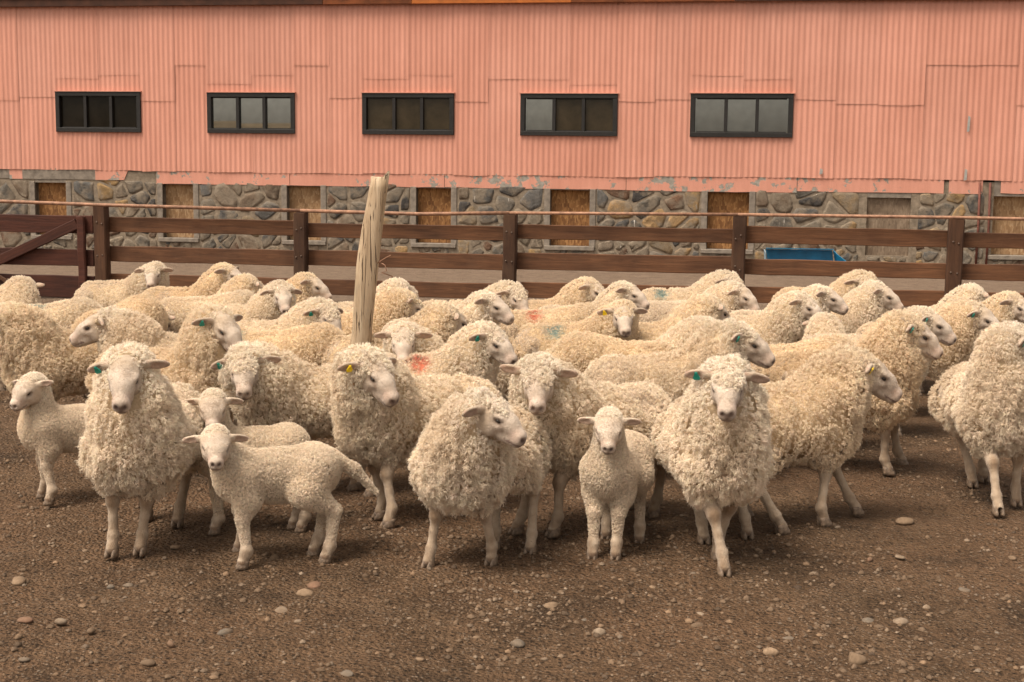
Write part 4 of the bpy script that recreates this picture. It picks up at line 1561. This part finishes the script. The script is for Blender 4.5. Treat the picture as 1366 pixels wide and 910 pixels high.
gate = empty('gate', (0, FENCE_Y, 0), WALL_RZ)
tag(gate, 'dark red timber gate with a diagonal brace at the left end of the fence', 'gate')
square_post('stile', -5.16, -0.06, 0.10, 0.06, 0.985, M['gate_wood'], gate)
square_post('stile', -7.02, -0.06, 0.10, 0.06, 0.985, M['gate_wood'], gate)
for (zt_, zb_) in ((0.975, 0.765), (0.575, 0.375), (0.26, -0.0)):
    plank('board', (-7.1, 0.0, (zt_ + zb_) / 2 + 0.02), (-5.04, 0.0, (zt_ + zb_) / 2 + 0.02), zt_ - zb_, 0.04, M['gate_wood'], gate)
plank('brace', (-7.0, -0.055, 0.10), (-5.215, -0.055, 0.90), 0.12, 0.04, M['gate_wood'], gate)
plank('brace', (-6.9, -0.052, 0.62), (-6.02, -0.052, 0.13), 0.05, 0.03, M['post'], gate)

# ------------------------------------------------------------------ leaning post in the flock
def mat_driftwood():
    m, nt, b = new_mat('weathered_log')
    g = NT(nt)
    co = g.coord('Object', (14, 14, 1.2))
    n1 = g.noise(co, 1.6, 7, 0.7, 0.7)
    col = g.ramp(n1, [(0.26, (0.12, 0.075, 0.042)), (0.42, (0.37, 0.265, 0.170)), (0.7, (0.53, 0.41, 0.29))])
    n2 = g.noise(g.coord('Object', (3.5, 3.5, 1.4)), 2.2, 5, 0.6)
    col = g.mix(g.ramp(n2, [(0.56, (0, 0, 0)), (0.68, (0.75, 0.75, 0.75))]), col, (0.255, 0.205, 0.15))
    n3 = g.noise(g.coord('Object', (60, 60, 2.2)), 1.0, 3, 0.6, 1.2)
    crack = g.ramp(n3, [(0.36, (1, 1, 1)), (0.395, (0, 0, 0))])
    col = g.mix(crack, col, (0.055, 0.034, 0.02))
    g.l(col, b.inputs['Base Color'])
    b.inputs['Roughness'].default_value = 0.85
    b.inputs['Specular IOR Level'].default_value = 0.2
    g.l(g.bump(g.math('SUBTRACT', n1, crack), 0.7, 0.015), b.inputs['Normal'])
    return m


post = empty('leaning_post', (-1.012, 8.70, 0), R_(8))
tag(post, 'tall pale weathered log post leaning to the right among the sheep', 'post')
bm = bmesh.new()
rings = []
NSD, NZ = 14, 26
for i_ in range(NZ + 1):
    z = -0.35 + 1.97 * i_ / NZ
    cxo = 0.122 * (z - 0.0) + 0.010 * math.sin(z * 4.2)
    r_ = 0.066 - 0.010 * (z / 1.6) + 0.004 * math.sin(z * 7)
    ring = []
    for j in range(NSD):
        th = 2 * PI * j / NSD
        rr = r_ * (1 + 0.10 * math.cos(2 * th + 0.6) + 0.05 * math.cos(3 * th + 1.3 * z)) * (1 + rs.uniform(-0.012, 0.012))
        # a flat split face to the front
        y = rr * math.sin(th)
        y = max(y, -0.052)
        zt_ = z + (0.012 * math.cos(th * 2) + rs.uniform(-0.006, 0.006) + 0.02 * math.cos(th) if i_ == NZ else 0)
        ring.append(bm.verts.new((cxo + rr * math.cos(th), y, zt_)))
    rings.append(ring)
for A_, B_ in zip(rings[:-1], rings[1:]):
    for j in range(NSD):
        bm.faces.new((A_[j], A_[(j + 1) % NSD], B_[(j + 1) % NSD], B_[j]))
bm.faces.new(rings[0][::-1])
bm.faces.new(rings[-1])
link('log', bm_mesh('log', bm, True), mat_driftwood(), post)
link('wire', tube_mesh('wire', [(0.185, -0.03, 1.10), (0.225, -0.06, 1.08), (0.235, -0.07, 1.045), (0.205, -0.06, 1.035), (0.275, -0.075, 1.01)], 0.0035, 5), M['rust'], post)
link('wire', tube_mesh('wire', [(0.18, -0.04, 1.09), (0.23, -0.06, 1.125), (0.26, -0.06, 1.14)], 0.003, 5), M['rust'], post)

# ------------------------------------------------------------------ blue trough by the wall
trough = empty('trough', (4.45, 21.55, 0), WALL_RZ + R_(3))
trough.scale = (1, 1, 0.88)
tag(trough, 'blue plastic feed trough standing on the ground against the stone wall', 'trough')
M['blue'] = mat_simple('blue_plastic', (0.008, 0.130, 0.235), 0.45, 0.45, 5, 0.25)
M['blue_pale'] = mat_simple('scuffed_blue_plastic', (0.20, 0.27, 0.32), 0.5, 0.4, 9, 0.25)


def slab(name, quad, th, mat, parent):
    bm = bmesh.new()
    vs = [bm.verts.new(p) for p in quad]
    f = bm.faces.new(vs)
    bm.normal_update()
    nrm = f.normal.copy()
    v2 = [bm.verts.new(v.co - nrm * th) for v in vs]
    n = len(vs)
    bm.faces.new(v2[::-1])
    for i_ in range(n):
        bm.faces.new((vs[(i_ + 1) % n], vs[i_], v2[i_], v2[(i_ + 1) % n]))
    bmesh.ops.recalc_face_normals(bm, faces=bm.faces)
    return link(name, bm_mesh(name, bm), mat, parent)


slab('base', [(-0.55, 0.215, 0.125), (0.44, 0.215, 0.125), (0.40, 0.22, 0.42), (-0.60, 0.22, 0.42)], 0.015, M['blue'], trough)
slab('side', [(-0.60, -0.20, 0.075), (0.62, -0.20, 0.075), (0.445, 0.212, 0.12), (-0.552, 0.212, 0.12)], 0.015, M['blue'], trough)
slab('side', [(-0.60, 0.215, 0.425), (0.40, 0.215, 0.425), (0.41, 0.05, 0.445), (-0.61, 0.05, 0.445)], 0.012, M['blue'], trough)
slab('end', [(-0.618, -0.20, 0.40), (-0.618, -0.20, 0.08), (-0.565, 0.21, 0.13), (-0.615, 0.21, 0.42)], 0.015, M['blue_pale'], trough)
slab('end', [(0.640, -0.20, 0.08), (0.640, -0.20, 0.20), (0.46, 0.10, 0.36), (0.415, 0.21, 0.42), (0.46, 0.21, 0.13)], 0.015, M['blue'], trough)
for sx in (-0.45, 0.45):
    bm = bmesh.new()
    add_box(bm, sx - 0.04, sx + 0.04, -0.15, 0.15, -0.02, 0.060)
    bevel_all(bm, 0.008)
    link('foot', bm_mesh('foot', bm), M['timber_dark'], trough)

# ------------------------------------------------------------------ loose stones and gravel
def ray_at(x, y, z):
    """world point at height z seen at photo position (x, y): used to read real positions off the photograph"""
    d = _F + (x - 683) / 1897.0 * _R2 - (y - 455) / 1897.0 * _U2
    t = (z - CAM_H) / d.z
    return Vector((d.x * t, d.y * t, z))


def mat_pebble(name, by_object):
    m, nt, b = new_mat(name)
    g = NT(nt)
    geo = g.n('ShaderNodeNewGeometry')
    pos = geo.outputs['Position']
    if by_object:
        src = g.n('ShaderNodeObjectInfo').outputs['Color']
    else:
        src = attr_col(g).outputs['Color']
    n1 = g.noise(pos, 60, 5, 0.7)
    col = g.mix(1.0, src, g.ramp(n1, [(0.3, (0.65, 0.62, 0.6)), (0.7, (1.2, 1.2, 1.2))]), 'MULTIPLY')
    n2 = g.noise(pos, 14, 4)
    col = g.mix(g.ramp(n2, [(0.36, (0.15, 0.15, 0.15)), (0.62, (0.75, 0.75, 0.75))]), col, (0.135, 0.088, 0.055))
    g.l(col, b.inputs['Base Color'])
    b.inputs['Roughness'].default_value = 0.88
    b.inputs['Specular IOR Level'].default_value = 0.25
    g.l(g.bump(n1, 0.5, 0.006), b.inputs['Normal'])
    return m


M['rock'] = mat_pebble('field_stone', True)
M['pebble'] = mat_pebble('gravel_grit', False)


def rock_template(sub, seed):
    bm = bmesh.new()
    bmesh.ops.create_icosphere(bm, subdivisions=sub, radius=1.0)
    v = np.array([q.co[:] for q in bm.verts])
    f = np.array([[q.index for q in fc.verts] for fc in bm.faces])
    bm.free()
    v = v * (1 + 0.22 * vnoise(v + 7.3 * seed, 1.1, seed) + 0.08 * vnoise(v + 3, 2.7, seed + 1))[:, None]
    # a few flat broken faces
    r_ = np.random.default_rng(seed)
    for _ in range(4):
        n = unit(r_.normal(size=3))
        dd = v @ n - r_.uniform(0.55, 0.8)
        v = v - n * np.maximum(dd, 0)[:, None] * 0.85
    return v, f


ROCKS = []
for k_ in range(6):
    v, f = rock_template(2, 20 + k_)
    ROCKS.append(mesh_np('stone', v, f, True))
SC = {'tan': (0.235, 0.16, 0.102), 'grey': (0.150, 0.128, 0.104), 'pale': (0.27, 0.205, 0.148), 'red': (0.24, 0.125, 0.08), 'brown': (0.115, 0.075, 0.047)}
stones = [  # px, py, width px, flatness, colour, label
    (1143, 882, 31, 0.78, 'tan', 'biggest pale tan stone, rounded, at the lower right on bare dirt'),
    (1208, 697, 27, 0.45, 'tan', 'flat tan stone on the dirt below the striding right ewe'),
    (1158, 831, 20, 0.62, 'grey', 'smooth grey stone beside a pale flat one at the lower right'),
    (1202, 831, 27, 0.45, 'pale', 'pale flat stone just right of the smooth grey stone'),
    (1027, 872, 24, 0.6, 'tan', 'tan stone left of the biggest stone at the lower right'),
    (1051, 854, 22, 0.4, 'grey', 'flat grey stone above and left of the biggest stone'),
    (377, 817, 29, 0.42, 'pale', 'pale flat stone at the lower edge left of centre, below a lumpy one'),
    (406, 795, 26, 0.68, 'tan', 'lumpy tan stone in front of the standing lamb'),
    (420, 782, 27, 0.4, 'red', 'flat reddish stone in front of the standing lamb'),
    (300, 846, 25, 0.62, 'grey', 'round grey brown stone at the lower left, half set in dirt'),
    (82, 831, 18, 0.7, 'pale', 'pale rounded stone at the lower left by a dark dung patch'),
    (33, 829, 22, 0.5, 'red', 'reddish flat stone near the left border at the bottom'),
    (25, 777, 26, 0.5, 'tan', 'tan stone near the left border level with the front hooves'),
    (463, 901, 21, 0.6, 'grey', 'grey stone at the very bottom edge left of centre'),
    (197, 886, 22, 0.55, 'brown', 'dark brown stone in the lower left dirt'),
    (228, 861, 15, 0.8, 'red', 'small reddish brown upright stone in the lower left'),
    (799, 846, 18, 0.85, 'pale', 'small pale stone at the bottom centre right, standing upright'),
    (692, 860, 26, 0.5, 'grey', 'flat grey stone on bare dirt at the bottom centre'),
    (736, 810, 24, 0.45, 'tan', 'flat tan stone below the small lamb facing the viewer'),
    (932, 822, 20, 0.5, 'pale', 'flat pale stone straight below the front ewe with crossed legs'),
    (366, 748, 20, 0.8, 'brown', 'dark clod behind the standing lamb\'s front leg'),
    (1199, 702, 0, 0, '', ''),
    (1065, 811, 18, 0.4, 'pale', None), (1173, 838, 16, 0.6, 'brown', None), (931, 836, 20, 0.45, 'brown', None), (1036, 832, 13, 0.5, 'tan', None), (927, 820, 0, 0, '', None),
    (1085, 767, 14, 0.5, 'pale', None), (1160, 748, 10, 0.9, 'red', None), (1199, 744, 18, 0.35, 'pale', None), (1286, 788, 20, 0.4, 'grey', None), (1345, 813, 14, 0.6, 'grey', None),
    (1236, 812, 13, 0.7, 'pale', None), (1109, 790, 13, 0.6, 'tan', None), (925, 767, 12, 0.6, 'grey', None), (853, 766, 13, 0.6, 'tan', None), (871, 784, 14, 0.4, 'tan', None),
    (779, 829, 14, 0.5, 'grey', None), (708, 808, 10, 0.5, 'pale', None), (726, 880, 11, 0.6, 'pale', None), (122, 843, 15, 0.7, 'brown', None), (148, 784, 12, 0.7, 'grey', None),
    (33, 881, 17, 0.5, 'grey', None), (326, 865, 15, 0.6, 'tan', None), (397, 830, 13, 0.5, 'pale', None), (546, 828, 13, 0.6, 'pale', None), (635, 852, 12, 0.6, 'tan', None),
    (520, 829, 10, 0.5, 'tan', None), (233, 731, 13, 0.6, 'tan', None), (1172, 849, 14, 0.3, 'pale', None), (1229, 854, 11, 0.5, 'tan', None), (1117, 704, 10, 0.5, 'grey', None),
    (912, 690, 14, 0.6, 'brown', None), (880, 760, 12, 0.6, 'brown', None), (1330, 846, 12, 0.5, 'grey', None), (560, 880, 13, 0.5, 'tan', None), (600, 790, 11, 0.5, 'brown', None),
    (172, 781, 18, 0.3, 'grey', None), (1350, 745, 13, 0.5, 'tan', None), (1290, 722, 11, 0.5, 'pale', None), (830, 890, 14, 0.5, 'tan', None), (990, 902, 12, 0.5, 'grey', None),
]
rs = random.Random(5)
for (px, py, wpx, flat, ck, lab) in stones:
    if wpx == 0:
        continue
    P_ = ray_at(px, py, 0.0)
    r_ = 0.5 * wpx * P_.y / 1897.0
    o = link('stone', rs.choice(ROCKS), M['rock'], None, (P_.x, P_.y, r_ * flat * 0.22), rs.uniform(0, 6.28))
    o.scale = (r_ * 1.05, r_ * 0.85, r_ * flat)
    kf = rs.uniform(0.85, 1.15)
    o.color = (*[c * kf for c in SC[ck]], 1)
    tag(o, lab or 'small loose stone scattered on the trampled dirt', 'stone', 'loose stones on the dirt')

# gravel: far too many to count
NG = 46000
gy_ = 3.6 + 9.5 * rng.random(NG) ** 1.9
gx_ = (rng.random(NG) - 0.5) * (gy_ * 0.86 + 1.2)
cl_ = vnoise(np.stack([gx_, gy_, gx_ * 0], 1), 1.6, 91)
keep = rng.random(NG) < (0.55 + 0.6 * cl_)
gx_, gy_ = gx_[keep], gy_[keep]
NG = len(gx_)
sz = 0.0034 + 0.0105 * rng.random(NG) ** 3.6
gk = rng.choice(7, NG, p=[0.11, 0.11, 0.05, 0.25, 0.24, 0.14, 0.10])
sz = sz * np.where(gk >= 3, 1.15, 0.95)          # crumbs of trodden dirt and grit
oct_v = np.array([(1, 0, 0), (-1, 0, 0), (0, 1, 0), (0, -1, 0), (0, 0, 1), (0, 0, -1), (0.62, 0.62, 0.5), (-0.62, 0.6, 0.45), (-0.6, -0.62, 0.5), (0.6, -0.6, 0.45)], dtype=float)
oct_f = np.array([(4, 0, 6), (4, 6, 2), (4, 2, 7), (4, 7, 1), (4, 1, 8), (4, 8, 3), (4, 3, 9), (4, 9, 0), (0, 2, 6), (2, 1, 7), (1, 3, 8), (3, 0, 9)])   # the underside lies in the dirt
ang = rng.random(NG) * 6.283
ca_, sa_ = np.cos(ang), np.sin(ang)
vv = oct_v[None] * (1 + 0.13 * rng.normal(size=(NG, len(oct_v), 1)).clip(-1.5, 1.5))
vv = vv * np.stack([sz * rng.uniform(0.85, 1.3, NG), sz * rng.uniform(0.75, 1.1, NG), sz * rng.uniform(0.65, 1.05, NG)], 1)[:, None, :]
vx = vv[:, :, 0] * ca_[:, None] - vv[:, :, 1] * sa_[:, None]
vy = vv[:, :, 0] * sa_[:, None] + vv[:, :, 1] * ca_[:, None]
gz_ = ground_z(np.stack([gx_, gy_], 1))
gvv = np.stack([vx + gx_[:, None], vy + gy_[:, None], vv[:, :, 2] + (gz_ + sz * 0.12)[:, None]], 2).reshape(-1, 3)
gff = (np.arange(NG)[:, None, None] * len(oct_v) + oct_f[None]).reshape(-1, 3)
pal = np.array([(0.225, 0.158, 0.106), (0.17, 0.130, 0.098), (0.27, 0.205, 0.15), (0.15, 0.10, 0.065), (0.11, 0.071, 0.044), (0.055, 0.036, 0.024), (0.22, 0.14, 0.085)])
gc = pal[gk] * rng.uniform(0.8, 1.2, (NG, 1))
tag(link('gravel', mesh_np('gravel', gvv, gff, True, np.repeat(gc, len(oct_v), axis=0)), M['pebble']), 'fine gravel and crumbs strewn over the dirt', 'gravel', kind='stuff')

# ------------------------------------------------------------------ the flock
def heading(psi):
    """psi: 0 faces the viewer, 90 to the right of the picture, 180 away"""
    return R_(psi - 90)


TINTS = {'white': (1.04, 1.05, 1.07), 'cream': (1.0, 1.0, 1.0), 'tan': (0.99, 0.955, 0.90), 'gold': (1.0, 0.95, 0.87)}
BLUE, RED, GREEN = (0.05, 0.20, 0.22), (0.50, 0.07, 0.03), (0.16, 0.27, 0.22)
PROTO = {}


def place(kind, head, psi, theta, Y=None, pitch=34.0, elev=48.0, scale=1.0, feet=None, proto=None, label='', tint='cream', group=None, ear_tag=None, mark=None,
          full=True, build=None, roll=0.0):
    """head: where the brow shows in the photograph; psi body heading; theta where it looks; Y distance of the body if known"""
    build = dict(build or {})
    yaw = theta - psi
    while yaw > 180:
        yaw -= 360
    while yaw < -180:
        yaw += 360
    rz = heading(psi)
    cz, szn = math.cos(rz), math.sin(rz)
    ns = build.get('neck_share', 0.5)

    def solve(elev_):
        hc = pose_frame(kind, yaw, elev_, pitch, roll, ns)[7] * scale
        hw = ray_at(head[0], head[1], hc[2])
        return hw.x - (hc[0] * cz - hc[1] * szn), hw.y - (hc[0] * szn + hc[1] * cz)
    if proto and proto in PROTO:
        pr = PROTO[proto]
        yaw, elev_p, pitch = pr['pose']
        x0, y0 = solve(elev_p)
        return finish(kind, pr, x0, y0, rz, scale, label, tint, group, ear_tag, mark, full)
    if Y is not None:
        lo_, hi_ = -25.0, 82.0
        for _ in range(24):
            mid = 0.5 * (lo_ + hi_)
            # a higher head means the ray meets it nearer
            if solve(mid)[1] > Y:
                lo_ = mid
            else:
                hi_ = mid
        elev = 0.5 * (lo_ + hi_)
    x0, y0 = solve(elev)
    legs = {}
    if feet:
        P = LAMB if kind == 'lamb' else EWE
        k = P['leg']
        for key, (fx, fy) in feet.items():
            w_ = ray_at(fx, fy, 0.01)
            dx, dy = w_.x - x0, w_.y - y0
            lx, ly = (dx * cz + dy * szn) / scale, (-dx * szn + dy * cz) / scale
            sd = 1 if key[1] == 'l' else -1
            if key[0] == 'f':
                bx, by = P['sh'][0] + 0.022 * k, P['fw'] * sd * 0.95
            else:
                bx, by = P['hip'][0] - 0.03 * k, P['rw'] * sd * 0.97
            lim = 0.20 if kind != 'lamb' else 0.12
            legs[key] = (max(-lim, min(lim, lx - bx)), max(-lim * 0.6, min(lim * 0.6, ly - by)))
    pr = build_sheep(kind, yaw=yaw, elev=elev, pitch=pitch, roll=roll, legs=legs, **build)
    pr['pose'] = (yaw, elev, pitch)
    if proto:
        PROTO[proto] = pr
    print('PLACED', label[:40], 'elev %.0f' % elev, 'at %.2f %.2f' % (x0, y0), {a: (round(b[0], 2), round(b[1], 2)) for a, b in legs.items()})
    return finish(kind, pr, x0, y0, rz, scale, label, tint, group, ear_tag, mark, full)


def finish(kind, pr, x0, y0, rz, scale, label, tint, group, ear_tag, mark, full):
    o = spawn(pr, (x0, y0, 0.004), rz, scale, False, TINTS[tint], ear_tag, mark, full)
    tag(o, label, 'lamb' if kind == 'lamb' else 'sheep', group or ('lambs in the flock' if kind == 'lamb' else 'sheep of the flock'))
    FLOCK.append((label, x0, y0, rz))
    return o


FLOCK = []
# ---- front animals
place('ewe', (166, 511), -6, 6, Y=6.30, pitch=34, tint='white', ear_tag=('r', 'green'), build=dict(seed=1, topknot=0.15, fat=1.03, ears=(4, -14)),
      feet={'fl': (187, 738), 'fr': (149, 741), 'rl': (237, 700), 'rr': (196, 692)},
      label='white bare faced ewe with a green ear tag facing the viewer at the front left')
place('ewe', (667, 563), -24, 60, Y=6.10, pitch=26, scale=0.92, tint='white', build=dict(seed=2, topknot=1.0, fat=1.10, neck_share=0.6, wool_len=1.15),
      feet={'fr': (571, 756), 'fl': (655, 752), 'rl': (707, 737), 'rr': (636, 745)},
      label='shaggy ewe at front centre with splayed legs, head turned right, pink nose')
place('ewe', (970, 524), 4, -8, Y=6.22, pitch=27, tint='white', ear_tag=('r', 'green'), build=dict(seed=3, topknot=1.25, fat=1.03, ears=(-4, 4)),
      feet={'fl': (957, 745), 'fr': (966, 766), 'rl': (1015, 716), 'rr': (941, 726)},
      label='woolly headed ewe facing the viewer with crossed front legs, right of centre')
place('ewe', (1170, 506), 112, 86, Y=6.75, pitch=34, tint='tan', ear_tag=('r', 'yellow'), build=dict(seed=4, topknot=0.5, fat=1.08),
      feet={'fl': (1178, 682), 'fr': (1099, 700), 'rr': (1043, 710), 'rl': (1058, 682)},
      label='big tan ewe striding right with a yellow ear tag, in front at the right')
place('ewe', (505, 507), -58, 46, Y=6.85, pitch=34, tint='cream', ear_tag=('r', 'yellow'), build=dict(seed=5, topknot=1.2, fat=1.05, neck_share=0.45, wool_len=1.1),
      feet={'fr': (520, 697), 'fl': (531, 709)},
      label='curly headed ewe with a yellow ear tag looking back right, beside the shaggy ewe')
place('ewe', (718, 518), -56, -3, Y=6.70, pitch=28, tint='cream', build=dict(seed=6, topknot=1.25, fat=1.0, ears=(0, 16)),
      feet={'fr': (681, 712), 'fl': (738, 714)},
      label='cream ewe facing the viewer behind the shaggy front ewe and the small lamb')
place('ewe', (326, 501), -72, 9, Y=7.25, pitch=29, tint='cream', ear_tag=('r', 'green'), build=dict(seed=7, topknot=1.25, ears=(6, -16)),
      feet={'rl': (494, 662), 'rr': (474, 654)},
      label='woolly green tagged ewe facing the viewer behind the two left lambs')
place('ewe', (1003, 463), 82, 72, Y=7.75, pitch=30, tint='cream', ear_tag=('r', 'green'), build=dict(seed=8, topknot=0.5), proto='right_profile',
      label='pale faced green tagged ewe in profile to the right, above the front ewe')
place('ewe', (1228, 452), 72, 76, Y=7.95, pitch=34, tint='gold', ear_tag=('r', 'green'), build=dict(seed=9, topknot=0.4),
      feet={'fr': (1185, 632), 'fl': (1206, 608)}, label='golden ewe with a green ear tag behind the big striding ewe, facing right')
place('ewe', (1376, 470), 0, 78, Y=7.15, pitch=30, tint='white', ear_tag=('r', 'green'), build=dict(seed=10, topknot=0.9, wool_len=1.1),
      feet={'fr': (1335, 688), 'rr': (1297, 648)}, label='white ewe cut off by the right border, green tag in her ear')
place('ewe', (303, 445), 80, 52, Y=7.75, pitch=36, tint='tan', ear_tag=('r', 'green'), build=dict(seed=11, topknot=0.6, fat=1.08), proto='right_turned',
      label='large tan green tagged ewe behind the front left ewe, head turned right')
place('ewe', (124, 440), -88, -84, pitch=24, elev=42, tint='cream', build=dict(seed=12, topknot=0.2), proto='left_profile',
      label='bare faced ewe looking left in profile above the front left ewe')
place('ewe', (-12, 436), -52, -92, Y=8.5, pitch=34, tint='tan', build=dict(seed=13, topknot=0.8, fat=1.05),
      label='tan curly ewe cut off by the left border behind the left lamb')

# ---- lambs
place('lamb', (33, 527), -72, -25, Y=7.05, pitch=26, scale=1.02, tint='white', build=dict(seed=21, ears=(20, 2)), feet={'fl': (66, 672)},
      label='lamb at the left border looking left beside the front ewe')
place('lamb', (288, 602), -72, 12, Y=6.02, pitch=22, scale=1.04, tint='white', build=dict(seed=22, tail=True, neck_share=0.35), proto='lamb_turned',
      feet={'fl': (327, 764), 'fr': (314, 724), 'rl': (437, 753), 'rr': (419, 740)},
      label='white lamb with a long tail standing side on at the front left')
place('lamb', (284, 552), -80, 10, Y=6.36, pitch=28, scale=1.04, tint='cream', build=dict(seed=23, neck_share=0.35),
      feet={'rl': (402, 708), 'rr': (392, 712)},
      label='lamb standing right behind the long tailed lamb, facing the viewer')
place('lamb', (812, 580), -14, -5, Y=6.26, pitch=28, scale=1.04, tint='white', build=dict(seed=24, ears=(4, 4)),
      feet={'fr': (790, 745), 'fl': (821, 745), 'rl': (850, 728), 'rr': (808, 718)},
      label='small lamb facing the viewer between the cream ewe and the crossed leg ewe')

# ---- the flock behind: poses are shared, animals are individuals
BK = dict(staple=0.0145, per_staple=5, fibre_w=1.35, vox=0.0085, hair=5000, lump=0.5, wool_len=0.8)


def bk(seed, **kw):
    d = dict(BK)
    d.update(seed=seed, **kw)
    return d


# prototypes of the rear flock: right_look (head half to the viewer), right_away (head turned away), facing, low (head down), back (seen from behind)
POSE = {  # relative head turn, neck raise, nose drop, wool on the brow, ears, girth
    'look': [(-30, 50, 30, 0.9, (0, 0), 1.0), (-42, 40, 38, 1.2, (-14, -10), 1.06), (-20, 56, 26, 0.5, (10, 6), 0.96)],
    'profile': [(-10, 50, 30, 0.4, (0, 4), 1.0), (-16, 42, 36, 0.2, (-12, -8), 0.96)],
    'face': [(-76, 46, 27, 1.1, (2, -6), 1.0), (-60, 50, 32, 0.6, (-10, -14), 0.95)],
    'away': [(30, 50, 38, 1.2, (0, 0), 1.04), (14, 40, 44, 1.0, (-10, 6), 0.98)],
    'low': [(0, -12, 50, 1.0, (0, 0), 1.03)],
    'left_face': [(66, 40, 30, 1.2, (0, 0), 1.0)],
}
COUNT = {}


def back_sheep(head, psi, pose, label, tint='cream', scale=1.0, ear_tag=None, mark=None):
    COUNT[pose] = COUNT.get(pose, -1) + 1
    k = COUNT[pose] % len(POSE[pose])
    rel, el, pt, tk, er, ft = POSE[pose][k]
    return place('ewe', head, psi, psi + rel, pitch=pt, elev=el, scale=scale * 0.95, proto='back_%s_%d' % (pose, k), label=label, tint=tint, ear_tag=ear_tag, mark=mark, full=True,
                 build=bk(40 + 3 * len(pose) + 17 * k, topknot=tk, ears=er, fat=ft))


B = back_sheep
B((1250, 438), 76, 'profile', 'ewe with a green tag whose head shows just behind the golden ewe', 'cream', 1.0, ('r', 'green'))
B((1316, 430), 70, 'profile', 'ewe with a green tag between the golden ewe and the right border ewe', 'tan', 1.0, ('r', 'green'))
B((1308, 403), 82, 'away', 'woolly head turned away under the rightmost fence post', 'white', 0.97)
B((1362, 414), 70, 'look', 'ewe at the right border in front of the fence, head half hidden', 'tan', 0.97)
B((1158, 388), 52, 'look', 'tall woolly ewe with raised head before the fence, right of the blue trough', 'tan', 1.06)
B((1184, 399), 76, 'profile', 'bare faced ewe peeping out behind the tall woolly ewe', 'white', 1.0)
B((1110, 402), 84, 'look', 'ewe facing right just left of the tall woolly ewe', 'white', 0.98)
B((1080, 414), 82, 'look', 'ewe facing right in front of the blue trough, lower of two neighbours', 'cream', 0.98)
B((1092, 441), 172, 'away', 'low woolly head seen from behind, ears out, before the ewes by the trough', 'cream', 0.86)
B((981, 385), 80, 'look', 'topmost ewe under the middle right fence post, blue mark behind her', 'cream', 1.0, None, ((-0.20, -0.10, 0.635), BLUE))
B((995, 400), 72, 'profile', 'bare faced ewe just below the topmost ewe under the fence post', 'white', 1.0)
B((958, 421), 84, 'away', 'curly ewe with a pale green tag facing right, centre right of the flock', 'tan', 1.0, ('r', 'green'))
B((960, 455), 86, 'away', 'ewe with a yellow tag hidden behind the profile ewe with the green tag', 'cream', 0.97, ('r', 'yellow'))
B((832, 428), 80, 'face', 'ewe with a yellow tag facing the viewer, blue mark on her back', 'gold', 1.0, ('r', 'yellow'), ((-0.12, -0.10, 0.635), BLUE))
B((847, 397), 78, 'look', 'woolly ewe with dropped nose behind the yellow tagged face', 'cream', 0.97)
B((797, 393), 88, 'look', 'dirty faced ewe in the back row right of the middle fence post', 'tan', 0.98)
B((822, 452), 86, 'low', 'ewe with a red mark whose head is hidden behind the yellow tagged face', 'tan', 0.98, None, ((-0.10, -0.08, 0.635), RED))
B((692, 402), 80, 'look', 'ewe with ears up under the middle fence post, looking right', 'cream', 1.0)
B((664, 413), 80, 'look', 'woolly ewe left of the one with ears up, looking right', 'white', 1.0)
B((665, 463), 84, 'look', 'green tagged ewe with a red mark on her back above the shaggy front ewe', 'cream', 1.0, ('r', 'green'), ((-0.02, -0.10, 0.635), RED))
B((609, 434), 88, 'away', 'curly headed ewe turned away with red paint on her neck', 'tan', 1.0, None, ((0.20, -0.12, 0.635), RED))
B((553, 414), 86, 'away', 'thick fleeced ewe just right of the leaning post, looking away', 'gold', 1.0)
B((538, 463), -62, 'left_face', 'woolly faced ewe looking at the viewer at the foot of the leaning post', 'cream', 1.0)
B((441, 429), 84, 'look', 'ewe with a green tag just left of the leaning post', 'cream', 1.0, ('r', 'green'))
B((424, 386), 84, 'profile', 'pale faced ewe under the second fence post, facing right', 'gold', 0.98)
B((378, 400), 80, 'face', 'curly ewe facing the viewer in the left back flock', 'cream', 0.98)
B((342, 388), 100, 'away', 'small woolly crown between two heads at the left back', 'tan', 0.94)
B((313, 371), 86, 'look', 'ewe in the left back row, tan cheek, dark fence board behind her head', 'gold', 1.0)
B((203, 370), 82, 'face', 'leftmost back row ewe turning her white face to the viewer', 'cream', 1.0)
B((33, 393), 172, 'away', 'woolly head seen from behind at the left border before the gate', 'cream', 0.98)
B((722, 500), -86, 'low', 'ewe with her rump to the right behind the cream facing ewe', 'gold', 1.0)
B((478, 488), 84, 'low', 'ewe with a dark green stripe on her back behind the curly headed ewe', 'gold', 1.0, None, ((-0.28, -0.06, 0.635), BLUE))
B((1160, 505), 98, 'low', 'tan ewe hidden behind the crossed leg ewe, haunch showing at her left', 'gold', 1.0)
B((215, 436), 160, 'low', 'round tan rump turned to the viewer at the left back', 'gold', 1.0)
B((152, 446), 88, 'low', 'ewe with a blue mark on her rump behind the left profile ewe', 'cream', 1.0, None, ((-0.02, -0.05, 0.635), BLUE))
B((365, 433), 88, 'low', 'cream back between the left large ewe and the curly facing ewe', 'cream', 1.0)
B((545, 395), 84, 'away', 'pale crown right behind the thick fleeced ewe by the leaning post', 'white', 0.95)
